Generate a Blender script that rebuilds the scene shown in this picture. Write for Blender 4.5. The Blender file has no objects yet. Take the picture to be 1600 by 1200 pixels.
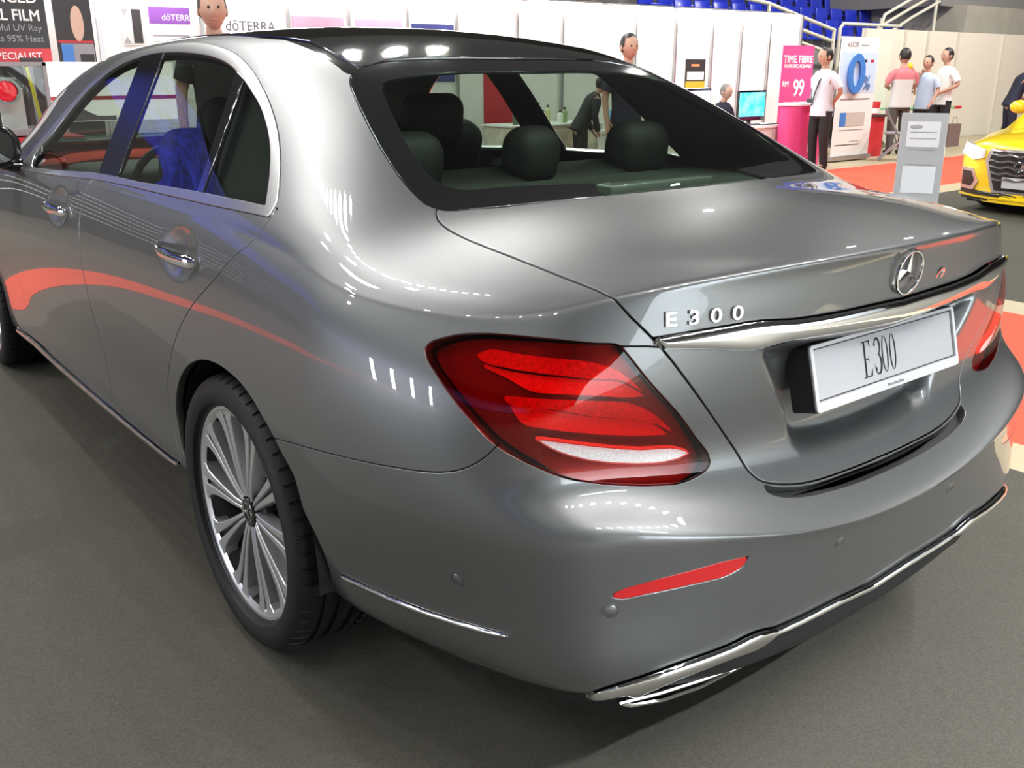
import bpy, bmesh, math, random
import numpy as np
from mathutils import Vector, Matrix, Euler
SC = bpy.context.scene
COL = SC.collection
random.seed(7)
PI = math.pi
# ------------------------------------------------------------------ materials
MATS = {}
def mat(name, col=(.5,.5,.5), rough=.5, metal=0., coat=0., spec=.5, emit=None, estr=0., bump=0., bscale=200., var=0., vscale=8., sheen=0., coatr=.03):
    if name in MATS: return MATS[name]
    m = bpy.data.materials.new(name); m.use_nodes = True
    nt = m.node_tree; b = nt.nodes['Principled BSDF']
    b.inputs['Base Color'].default_value = (*col, 1); b.inputs['Roughness'].default_value = rough
    b.inputs['Metallic'].default_value = metal; b.inputs['Coat Weight'].default_value = coat
    b.inputs['Coat Roughness'].default_value = coatr; b.inputs['Specular IOR Level'].default_value = spec
    if sheen: b.inputs['Sheen Weight'].default_value = sheen
    if emit:
        b.inputs['Emission Color'].default_value = (*emit, 1); b.inputs['Emission Strength'].default_value = estr
    if bump or var:
        tc = nt.nodes.new('ShaderNodeTexCoord')
    if bump:
        n = nt.nodes.new('ShaderNodeTexNoise'); n.inputs['Scale'].default_value = bscale; n.inputs['Detail'].default_value = 3
        bp = nt.nodes.new('ShaderNodeBump'); bp.inputs['Strength'].default_value = bump; bp.inputs['Distance'].default_value = .004
        nt.links.new(tc.outputs['Object'], n.inputs['Vector']); nt.links.new(n.outputs['Fac'], bp.inputs['Height'])
        nt.links.new(bp.outputs['Normal'], b.inputs['Normal'])
    if var:
        n2 = nt.nodes.new('ShaderNodeTexNoise'); n2.inputs['Scale'].default_value = vscale; n2.inputs['Detail'].default_value = 6
        n2.inputs['Roughness'].default_value = .7
        r = nt.nodes.new('ShaderNodeValToRGB')
        r.color_ramp.elements[0].position = .3; r.color_ramp.elements[1].position = .7
        r.color_ramp.elements[0].color = (*[c*(1-var) for c in col], 1); r.color_ramp.elements[1].color = (*[min(1, c*(1+var)) for c in col], 1)
        nt.links.new(tc.outputs['Object'], n2.inputs['Vector']); nt.links.new(n2.outputs['Fac'], r.inputs['Fac'])
        nt.links.new(r.outputs['Color'], b.inputs['Base Color'])
    MATS[name] = m; return m
def glassmat(name, tint, ior=1.45, rough=0., mul=1.0):
    if name in MATS: return MATS[name]
    m = bpy.data.materials.new(name); m.use_nodes = True; nt = m.node_tree
    for n in list(nt.nodes): nt.nodes.remove(n)
    o = nt.nodes.new('ShaderNodeOutputMaterial'); t = nt.nodes.new('ShaderNodeBsdfTransparent'); g = nt.nodes.new('ShaderNodeBsdfGlossy')
    f = nt.nodes.new('ShaderNodeFresnel'); x = nt.nodes.new('ShaderNodeMixShader')
    t.inputs['Color'].default_value = (*tint, 1); g.inputs['Roughness'].default_value = rough; ge = nt.nodes.new('ShaderNodeNewGeometry'); mp = nt.nodes.new('ShaderNodeMapRange'); mp.inputs['To Min'].default_value = ior; mp.inputs['To Max'].default_value = 1/ior
    nt.links.new(ge.outputs['Backfacing'], mp.inputs['Value']); nt.links.new(mp.outputs['Result'], f.inputs['IOR'])
    nt.links.new(f.outputs[0], x.inputs[0]); nt.links.new(t.outputs[0], x.inputs[1]); nt.links.new(g.outputs[0], x.inputs[2])
    nt.links.new(x.outputs[0], o.inputs['Surface'])
    MATS[name] = m; return m
def paintmat(name, col, metal=.75, rough=.34):
    # metallic flake base under a clear coat
    m = mat(name, col, rough, metal, coat=1., coatr=.015)
    nt = m.node_tree; b = nt.nodes['Principled BSDF']
    tc = nt.nodes.new('ShaderNodeTexCoord'); v = nt.nodes.new('ShaderNodeTexVoronoi'); v.inputs['Scale'].default_value = 1800
    bp = nt.nodes.new('ShaderNodeBump'); bp.inputs['Strength'].default_value = .06; bp.inputs['Distance'].default_value = .0005
    nt.links.new(tc.outputs['Object'], v.inputs['Vector']); nt.links.new(v.outputs['Color'], bp.inputs['Height']); nt.links.new(bp.outputs['Normal'], b.inputs['Normal'])
    return m
# ------------------------------------------------------------------ object helpers
def link(o, parent=None):
    COL.objects.link(o)
    if parent is not None: o.parent = parent
    return o
def tag(o, label=None, cat=None, group=None, kind=None):
    if label: o['label'] = label
    if cat: o['category'] = cat
    if group: o['group'] = group
    if kind: o['kind'] = kind
    return o
def empty(name, loc=(0,0,0), rz=0., label=None, cat=None, group=None, parent=None):
    o = bpy.data.objects.new(name, None); o.empty_display_size = .1; link(o, parent)
    o.location = loc; o.rotation_euler = (0,0,rz)
    return tag(o, label, cat, group)
def mesh_obj(name, verts, faces, m=None, parent=None, smooth=False, loc=None, rz=None, mats=None, fm=None):
    me = bpy.data.meshes.new(name); me.from_pydata([tuple(map(float, v)) for v in verts], [], [tuple(int(i) for i in f) for f in faces])
    me.validate()
    if mats:
        for x in mats: me.materials.append(x)
        if fm is not None: me.polygons.foreach_set('material_index', fm)
    elif m: me.materials.append(m)
    if smooth: me.shade_smooth()
    me.update()
    o = bpy.data.objects.new(name, me); link(o, parent)
    if loc is not None: o.location = loc
    if rz is not None: o.rotation_euler = (0,0,rz)
    return o
class MB:
    """collects simple solids into ONE mesh"""
    def __init__(s): s.v=[]; s.f=[]; s.mi=[]; s.cm=0
    def add(s, V, F):
        k=len(s.v); s.v+=[tuple(v) for v in V]; s.f+=[tuple(i+k for i in f) for f in F]; s.mi+=[s.cm]*len(F); return s
    def box(s, c, d, rot=None, bev=0., seg=2):
        c=Vector(c); h=[x/2 for x in d]
        if bev>0:
            bm=bmesh.new(); bmesh.ops.create_cube(bm,size=1,matrix=Matrix.Diagonal((*d,1)))
            bmesh.ops.bevel(bm,geom=bm.edges[:],offset=min(bev,min(h)*.98),segments=seg,affect='EDGES',profile=.5)
            bm.verts.index_update()
            V=[v.co.copy() for v in bm.verts]; F=[[v.index for v in f.verts] for f in bm.faces]; bm.free()
        else:
            V=[Vector((x*h[0],y*h[1],z*h[2])) for x in (-1,1) for y in (-1,1) for z in (-1,1)]
            F=[(0,1,3,2),(4,6,7,5),(0,4,5,1),(2,3,7,6),(0,2,6,4),(1,5,7,3)]
        if rot is not None: V=[rot@v for v in V]
        return s.add([v+c for v in V],F)
    def tube(s, pts, r, n=10, cap=True, closed=False):
        pts=[Vector(p) for p in pts]; m=len(pts); rr=r if isinstance(r,(list,tuple)) else [r]*m
        V=[];F=[];prev=None
        for i,p in enumerate(pts):
            if closed: t=(pts[(i+1)%m]-pts[i-1])
            else: t=(pts[min(i+1,m-1)]-pts[max(i-1,0)])
            t.normalize()
            a=prev if prev is not None else (Vector((0,0,1)) if abs(t.z)<.9 else Vector((1,0,0)))
            u=(a-t*a.dot(t)).normalized(); prev=u; w=t.cross(u)
            for k in range(n):
                q=2*PI*k/n; V.append(p+(u*math.cos(q)+w*math.sin(q))*rr[i])
        for i in range(m if closed else m-1):
            for k in range(n):
                a=i*n+k; b=i*n+(k+1)%n; c=((i+1)%m)*n+(k+1)%n; d=((i+1)%m)*n+k
                F.append((a,b,c,d))
        if cap and not closed: F.append(tuple(range(n-1,-1,-1))); F.append(tuple((m-1)*n+k for k in range(n)))
        return s.add(V,F)
    def lathe(s, prof, n=32, mtx=None, close=False):
        # prof: (r,z) about local z
        V=[];F=[];m=len(prof)
        for k in range(n):
            q=2*PI*k/n
            for r,z in prof: V.append(Vector((r*math.cos(q),r*math.sin(q),z)))
        for k in range(n):
            k2=(k+1)%n
            for i in range(m if close else m-1):
                i2=(i+1)%m
                F.append((k*m+i,k2*m+i,k2*m+i2,k*m+i2))
        if mtx is not None: V=[mtx@v for v in V]
        return s.add(V,F)
    def ball(s, c, r, nu=16, nv=10, rot=None):
        r=r if isinstance(r,(list,tuple)) else (r,r,r); V=[];F=[]; c=Vector(c)
        for j in range(nv+1):
            a=PI*j/nv
            for i in range(nu):
                b=2*PI*i/nu; v=Vector((r[0]*math.sin(a)*math.cos(b),r[1]*math.sin(a)*math.sin(b),r[2]*math.cos(a)))
                V.append(c+(rot@v if rot is not None else v))
        for j in range(nv):
            for i in range(nu): F.append((j*nu+i,(j+1)*nu+i,(j+1)*nu+(i+1)%nu,j*nu+(i+1)%nu))
        return s.add(V,F)
    def prism(s, poly, h, mtx=None):
        # poly (x,y) extruded along +z by h, centred map by mtx
        n=len(poly); V=[Vector((x,y,0)) for x,y in poly]+[Vector((x,y,h)) for x,y in poly]
        F=[tuple(range(n-1,-1,-1)),tuple(range(n,2*n))]+[(i,(i+1)%n,n+(i+1)%n,n+i) for i in range(n)]
        if mtx is not None: V=[mtx@v for v in V]
        return s.add(V,F)
    def build(s, name, m=None, parent=None, smooth=False, loc=None, rz=None, mats=None, label=None):
        o=mesh_obj(name,s.v,s.f,m,parent,smooth,loc,rz,mats,s.mi if mats else None)
        if smooth: o.data.set_sharp_from_angle(angle=math.radians(38))
        if label: o['label']=label
        return o
def text_mesh(name, s, size, m, parent, mtx, extrude=.002, align='CENTER', bevel=0., xscale=1., shear=0., spacing=1.):
    cu=bpy.data.curves.new(name,'FONT'); cu.body=s; cu.size=size; cu.extrude=extrude; cu.align_x=align; cu.align_y='CENTER'
    cu.bevel_depth=bevel; cu.resolution_u=4; cu.shear=shear; cu.space_character=spacing
    t=bpy.data.objects.new(name,cu); COL.objects.link(t)
    dg=bpy.context.evaluated_depsgraph_get(); me=bpy.data.meshes.new_from_object(t.evaluated_get(dg))
    bpy.data.objects.remove(t); bpy.data.curves.remove(cu)
    me.name=name; me.transform(mtx@Matrix.Diagonal((xscale,1,1,1))); me.materials.clear(); me.materials.append(m)
    o=bpy.data.objects.new(name,me); link(o,parent); return o
def frame(o, x, y, z=None):
    """matrix whose columns are the given axes with origin o"""
    x=Vector(x).normalized(); y=Vector(y).normalized(); z=x.cross(y).normalized() if z is None else Vector(z).normalized()
    m=Matrix.Identity(4)
    for i in range(3): m[i][0]=x[i]; m[i][1]=y[i]; m[i][2]=z[i]; m[i][3]=o[i]
    return m

# ---------- car body master surface (left half), car frame: x right, y forward, z up, rear axle at origin ----------
def pchip(xs,ys,x):
    xs=np.asarray(xs,float); ys=np.asarray(ys,float); x=np.asarray(x,float)
    h=np.diff(xs); d=np.diff(ys)/h; n=len(xs); m=np.zeros(n)
    for i in range(1,n-1):
        if d[i-1]*d[i]>0:
            w1=2*h[i]+h[i-1]; w2=h[i]+2*h[i-1]; m[i]=(w1+w2)/(w1/d[i-1]+w2/d[i])
    m[0]=d[0]; m[-1]=d[-1]
    k=np.clip(np.searchsorted(xs,x)-1,0,n-2); t=(x-xs[k])/h[k]
    return ((1+2*t)*(1-t)**2*ys[k]+t*(1-t)**2*h[k]*m[k]+t*t*(3-2*t)*ys[k+1]+t*t*(t-1)*h[k]*m[k+1])
# side sections: y -> list of (x,z) for wall rows 0..10 (bottom -> rim)
WS={
 3.78:[(-.30,.22),(-.38,.26),(-.42,.33),(-.45,.42),(-.46,.50),(-.46,.58),(-.45,.66),(-.42,.72),(-.38,.76),(-.34,.785),(-.30,.80)],
 3.62:[(-.56,.20),(-.62,.24),(-.65,.32),(-.67,.42),(-.68,.51),(-.68,.60),(-.67,.69),(-.64,.76),(-.60,.80),(-.55,.83),(-.50,.845)],
 3.35:[(-.70,.19),(-.78,.23),(-.81,.31),(-.83,.42),(-.845,.52),(-.85,.62),(-.845,.72),(-.82,.80),(-.78,.85),(-.73,.885),(-.68,.905)],
 2.94:[(-.76,.19),(-.84,.23),(-.87,.31),(-.89,.42),(-.90,.52),(-.912,.63),(-.915,.73),(-.895,.83),(-.86,.89),(-.82,.93),(-.77,.955)],
 2.4:[(-.77,.19),(-.84,.225),(-.885,.275),(-.89,.42),(-.895,.52),(-.908,.64),(-.916,.75),(-.908,.84),(-.885,.91),(-.86,.955),(-.825,.985)],
 1.5:[(-.77,.20),(-.84,.24),(-.888,.285),(-.892,.41),(-.898,.51),(-.912,.63),(-.922,.75),(-.920,.84),(-.908,.92),(-.890,.975),(-.865,1.015)],
 .6:[(-.77,.22),(-.84,.265),(-.888,.318),(-.893,.42),(-.900,.52),(-.915,.64),(-.924,.76),(-.923,.85),(-.912,.93),(-.893,.985),(-.868,1.028)],
 0:[(-.77,.225),(-.84,.27),(-.890,.335),(-.902,.43),(-.912,.53),(-.923,.65),(-.926,.76),(-.922,.85),(-.910,.93),(-.892,.985),(-.868,1.028)],
 -.38:[(-.795,.235),(-.840,.275),(-.868,.345),(-.892,.44),(-.908,.54),(-.918,.65),(-.920,.75),(-.914,.835),(-.902,.905),(-.884,.955),(-.859,.998)],
 -.66:[(-.755,.245),(-.790,.28),(-.822,.34),(-.850,.44),(-.876,.54),(-.892,.63),(-.899,.72),(-.896,.80),(-.884,.865),(-.865,.913),(-.838,.952)],
}
SIDEY=[3.78,3.62,3.35,2.94,2.55,2.2,1.85,1.5,1.15,.8,.5,.25,0,-.2,-.38,-.55]   # side columns (front -> rear), then bezier columns
# rear path per row: start at y=-.66 section ; handle a (along side tangent), b (x handle at centre), centre (y,z)
RC=[ (.30,.50,-1.03,.205,.035), (.41,.65,-1.070,.25,.037), (.50,.70,-1.090,.315,.052), (.46,.66,-1.118,.40,.06), (.43,.62,-1.1455,.534,.064),
     (.40,.58,-1.1445,.550,.064), (.35,.55,-1.052,.655,.02), (.34,.52,-1.055,.77,.015), (.32,.49,-1.072,.875,.01), (.285,.475,-1.086,.972,.012), (.255,.47,-1.086,1.046,.02)]
TB=[.24,.44]+[.56,.65,.73,.80,.87,.935,1.0]   # bezier params: side col, pole, then 7 rear columns
FRX=[.945,.88,.81,.73,.545,.275,0]; FRZ=[.026,.045,.060,.073,.097,.117,.123]
# top sections: y -> (x,z) k=1..7
TS={
 3.78:[(-.27,.815),(-.24,.825),(-.20,.832),(-.16,.838),(-.11,.842),(-.05,.845),(0,.846)],
 3.62:[(-.46,.865),(-.42,.88),(-.36,.89),(-.29,.897),(-.20,.903),(-.10,.907),(0,.908)],
 3.35:[(-.64,.925),(-.59,.94),(-.52,.95),(-.43,.957),(-.30,.963),(-.15,.967),(0,.968)],
 2.94:[(-.74,.975),(-.69,.99),(-.61,1.0),(-.51,1.007),(-.36,1.013),(-.18,1.016),(0,1.017)],
 2.55:[(-.79,1.01),(-.755,1.03),(-.70,1.045),(-.61,1.06),(-.45,1.075),(-.23,1.09),(0,1.095)],
 2.2:[(-.822,1.03),(-.775,1.095),(-.725,1.155),(-.665,1.205),(-.48,1.245),(-.25,1.272),(0,1.282)],
 1.85:[(-.835,1.045),(-.765,1.155),(-.70,1.255),(-.625,1.335),(-.47,1.378),(-.25,1.40),(0,1.408)],
 1.5:[(-.838,1.052),(-.767,1.17),(-.695,1.29),(-.612,1.385),(-.475,1.424),(-.25,1.445),(0,1.452)],
 1.15:[(-.838,1.057),(-.767,1.175),(-.692,1.30),(-.607,1.402),(-.475,1.439),(-.25,1.461),(0,1.467)],
 .8:[(-.838,1.060),(-.767,1.177),(-.690,1.30),(-.603,1.405),(-.47,1.440),(-.25,1.461),(0,1.467)],
 .5:[(-.839,1.064),(-.768,1.178),(-.688,1.295),(-.593,1.39),(-.46,1.424),(-.24,1.443),(0,1.449)],
 .25:[(-.840,1.066),(-.768,1.174),(-.680,1.28),(-.560,1.362),(-.44,1.389),(-.23,1.405),(0,1.410)],
 0:[(-.842,1.066),(-.765,1.155),(-.655,1.240),(-.528,1.302),(-.41,1.320),(-.22,1.333),(0,1.338)],
 -.2:[(-.840,1.060),(-.765,1.120),(-.665,1.175),(-.562,1.212),(-.435,1.230),(-.23,1.243),(0,1.248)],
 -.38:[(-.828,1.033),(-.765,1.066),(-.69,1.094),(-.605,1.117),(-.46,1.145),(-.24,1.160),(0,1.165)],
 -.55:[(-.805,1.002),(-.745,1.024),(-.685,1.041),(-.61,1.056),(-.46,1.077),(-.24,1.094),(0,1.100)],
 -.80:[(-.775,1.020),(-.715,1.043),(-.65,1.055),(-.58,1.062),(-.44,1.071),(-.225,1.080),(0,1.083)],
}
def build(levels=3):
    nr=11; ys=sorted(WS); arr=np.array([WS[y] for y in ys])  # ny,nr,2
    pc=lambda r,c,y: pchip(ys,arr[:,r,c],y)
    cols=[]
    for y in SIDEY: cols.append([(float(pc(r,0,y)),y,float(pc(r,1,y))) for r in range(nr)])
    for t in TB:
        col=[]
        for r in range(nr):
            a,b,yc,zc,lf=RC[r]
            x0=float(pc(r,0,-.66)); z0=float(pc(r,1,-.66)); dx=(float(pc(r,0,-.60))-x0)/.06; dz=(float(pc(r,1,-.60))-z0)/.06
            P0=np.array([x0,-.66]); P1=P0+np.array([-dx,-1.])*a*1.0; P3=np.array([0,yc]); P2=P3-np.array([b,0])
            p=(1-t)**3*P0+3*t*(1-t)**2*P1+3*t*t*(1-t)*P2+t**3*P3
            # z: hermite from (z0, slope) to (zc,0)
            s=t; m0=-dz*a*3*.5
            z=z0*(2*s**3-3*s*s+1)+m0*(s**3-2*s*s+s)+zc*(3*s*s-2*s**3)+lf*np.sin(np.pi*s)**2
            col.append((p[0],p[1],z))
        cols.append(col)
    W=np.array(cols)   # ncol,nr,3
    nside=len(SIDEY)+1
    tys=sorted(TS); tar=np.array([TS[y] for y in tys])
    W2=np.zeros((W.shape[0],nr+1,3)); W2[:,:10]=W[:,:10]; W2[:,11]=W[:,10]
    for c in range(W.shape[0]):
        p0,p1,p2=W[c,8],W[c,9],W[c,10]
        if c<len(SIDEY): p3=np.array([float(pchip(tys,tar[:,0,0],p2[1])),p2[1],float(pchip(tys,tar[:,0,1],p2[1]))])
        elif c<nside: p3=np.array([p2[0]*FRX[0],p2[1]+.02,p2[2]+FRZ[0]])
        else: p3=p2+np.array([0,.10,.012])
        t=.66; m1=(p2-p0)/2*.8; m2=(p3-p1)/2*.5
        W2[c,10]=(2*t**3-3*t*t+1)*p1+(t**3-2*t*t+t)*m1+(3*t*t-2*t**3)*p2+(t**3-t*t)*m2
    W=W2; nr+=1
    # side columns incl. bezier side col ; pole = index nside
    V=[];idx={}
    def add(key,p):
        idx[key]=len(V); V.append(p)
    nc=len(cols)
    for c in range(nc):
        for r in range(nr): add(('w',c,r),W[c,r])
    F=[]
    for c in range(nc-1):
        for r in range(nr-1):
            F.append((idx['w',c,r],idx['w',c+1,r],idx['w',c+1,r+1],idx['w',c,r+1]))
    # TOP: side col c (0..nside-1), k=0 is wall rim row; k=1..7
    for c in range(nside):
        rim=W[c,nr-1]
        y=rim[1] if c<len(SIDEY) else -.80
        for k in range(7):
            if c<len(SIDEY): p=(float(pchip(tys,tar[:,k,0],y)),y,float(pchip(tys,tar[:,k,1],y)))
            else: p=(rim[0]*FRX[k],rim[1]+(-.81-rim[1])*min(1,(k+1)/4.),rim[2]+FRZ[k])
            add(('t',c,k+1),p)
    def top(c,k):
        if k==0: return idx['w',c,nr-1]
        if c==nside: return idx['w',nside+k,nr-1]
        return idx['t',c,k]
    for c in range(nside):
        for k in range(7):
            F.append((top(c,k),top(c+1,k),top(c+1,k+1),top(c,k+1)))
    V=np.array(V,float); F=np.array(F)
    T=V.copy()
    return T,F,idx
# ---------- Catmull-Clark ----------
def topo(F):
    e={}
    for f in range(len(F)):
        for i in range(4):
            a,b=int(F[f,i]),int(F[f,(i+1)%4]); k=(min(a,b),max(a,b)); e.setdefault(k,[]).append(f)
    return e
def limit_ops(V,F):
    # returns function computing limit positions with mirror symmetry handled by ghosting x=0 boundary
    pass
def cc(V,F,N=1):
    for _ in range(N):
        E=topo(F); keys=list(E); ei={k:i for i,k in enumerate(keys)}
        nV=len(V); nE=len(keys); ka=np.array(keys)
        fp=V[F].mean(1)
        mid=V[ka].mean(1)
        f1=np.array([E[k][0] for k in keys]); f2=np.array([E[k][-1] for k in keys]); bnd=np.array([len(E[k])==1 for k in keys])
        ep=np.where(bnd[:,None],mid,(2*mid+fp[f1]+fp[f2])/4)
        Q=np.zeros_like(V); n=np.zeros(nV); Rr=np.zeros_like(V); ne=np.zeros(nV)
        for i in range(4): np.add.at(Q,F[:,i],fp); np.add.at(n,F[:,i],1)
        for i in range(2): np.add.at(Rr,ka[:,i],mid); np.add.at(ne,ka[:,i],1)
        vp=(Q/n[:,None]+2*Rr/ne[:,None]+(n[:,None]-3)*V)/n[:,None]
        B=np.zeros_like(V); nb=np.zeros(nV)
        kb=ka[bnd]
        for i in range(2): np.add.at(B,kb[:,i],V[kb[:,1-i]]); np.add.at(nb,kb[:,i],1)
        isb=nb>0; corner=isb&(n==1)
        vp=np.where(isb[:,None],(6*V+B)/8,vp); vp[corner]=V[corner]
        eid=np.array([[ei[(min(int(f[i]),int(f[(i+1)%4])),max(int(f[i]),int(f[(i+1)%4])))] for i in range(4)] for f in F])
        FI=nV+nE+np.arange(len(F)); NF=np.zeros((len(F)*4,4),int)
        for i in range(4):
            NF[i::4]=np.c_[F[:,i],nV+eid[:,i],FI,nV+eid[:,i-1]]
        V=np.r_[vp,ep,fp]; F=NF
    return V,F
def full(T,F):
    # mirror to a full closed surface so the centre line is smooth
    n=len(T); onc=np.abs(T[:,0])<1e-9
    m=np.arange(n); m2=np.zeros(n,int); c=n
    for i in range(n):
        if onc[i]: m2[i]=i
        else: m2[i]=c; c+=1
    V=np.r_[T,T[~onc]*[-1,1,1]]
    return V,np.r_[F,m2[F][:,::-1]]
def limit(V,F):
    E=topo(F); ka=np.array(list(E)); nV=len(V)
    bnd=np.array([len(v)==1 for v in E.values()])
    n=np.zeros(nV); Fs=np.zeros_like(V); Es=np.zeros_like(V)
    for i in range(4):
        np.add.at(Fs,F[:,i],V[F[:,(i+2)%4]]); np.add.at(n,F[:,i],1)
    for i in range(2): np.add.at(Es,ka[:,i],V[ka[:,1-i]])
    n=n[:,None]
    L=(n*n*V+4*Es+Fs)/(n*(n+5))
    B=np.zeros_like(V); nb=np.zeros(nV); kb=ka[bnd]
    for i in range(2): np.add.at(B,kb[:,i],V[kb[:,1-i]]); np.add.at(nb,kb[:,i],1)
    isb=nb>0
    L=np.where(isb[:,None],(4*V+B)/6,L); cr=isb&(n[:,0]==1); L[cr]=V[cr]
    return L
NFIT=3
def surface(levels=3,fit=1.0):
    T,F,idx=build()
    V,FF=full(T,F); Tg=V.copy()
    wt=np.ones((len(T),1))
    for k,i in idx.items():
        if k[0]=='w' and k[2]>=9 and k[1]>=len(SIDEY): wt[i]=.25
    wt=np.r_[wt,wt[np.abs(T[:,0])>=1e-9]]
    for it in range(NFIT): V=V+wt*(Tg-limit(V,FF))
    V,FF=cc(V,FF,levels)
    V=limit(V,FF)
    return V,FF

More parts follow.
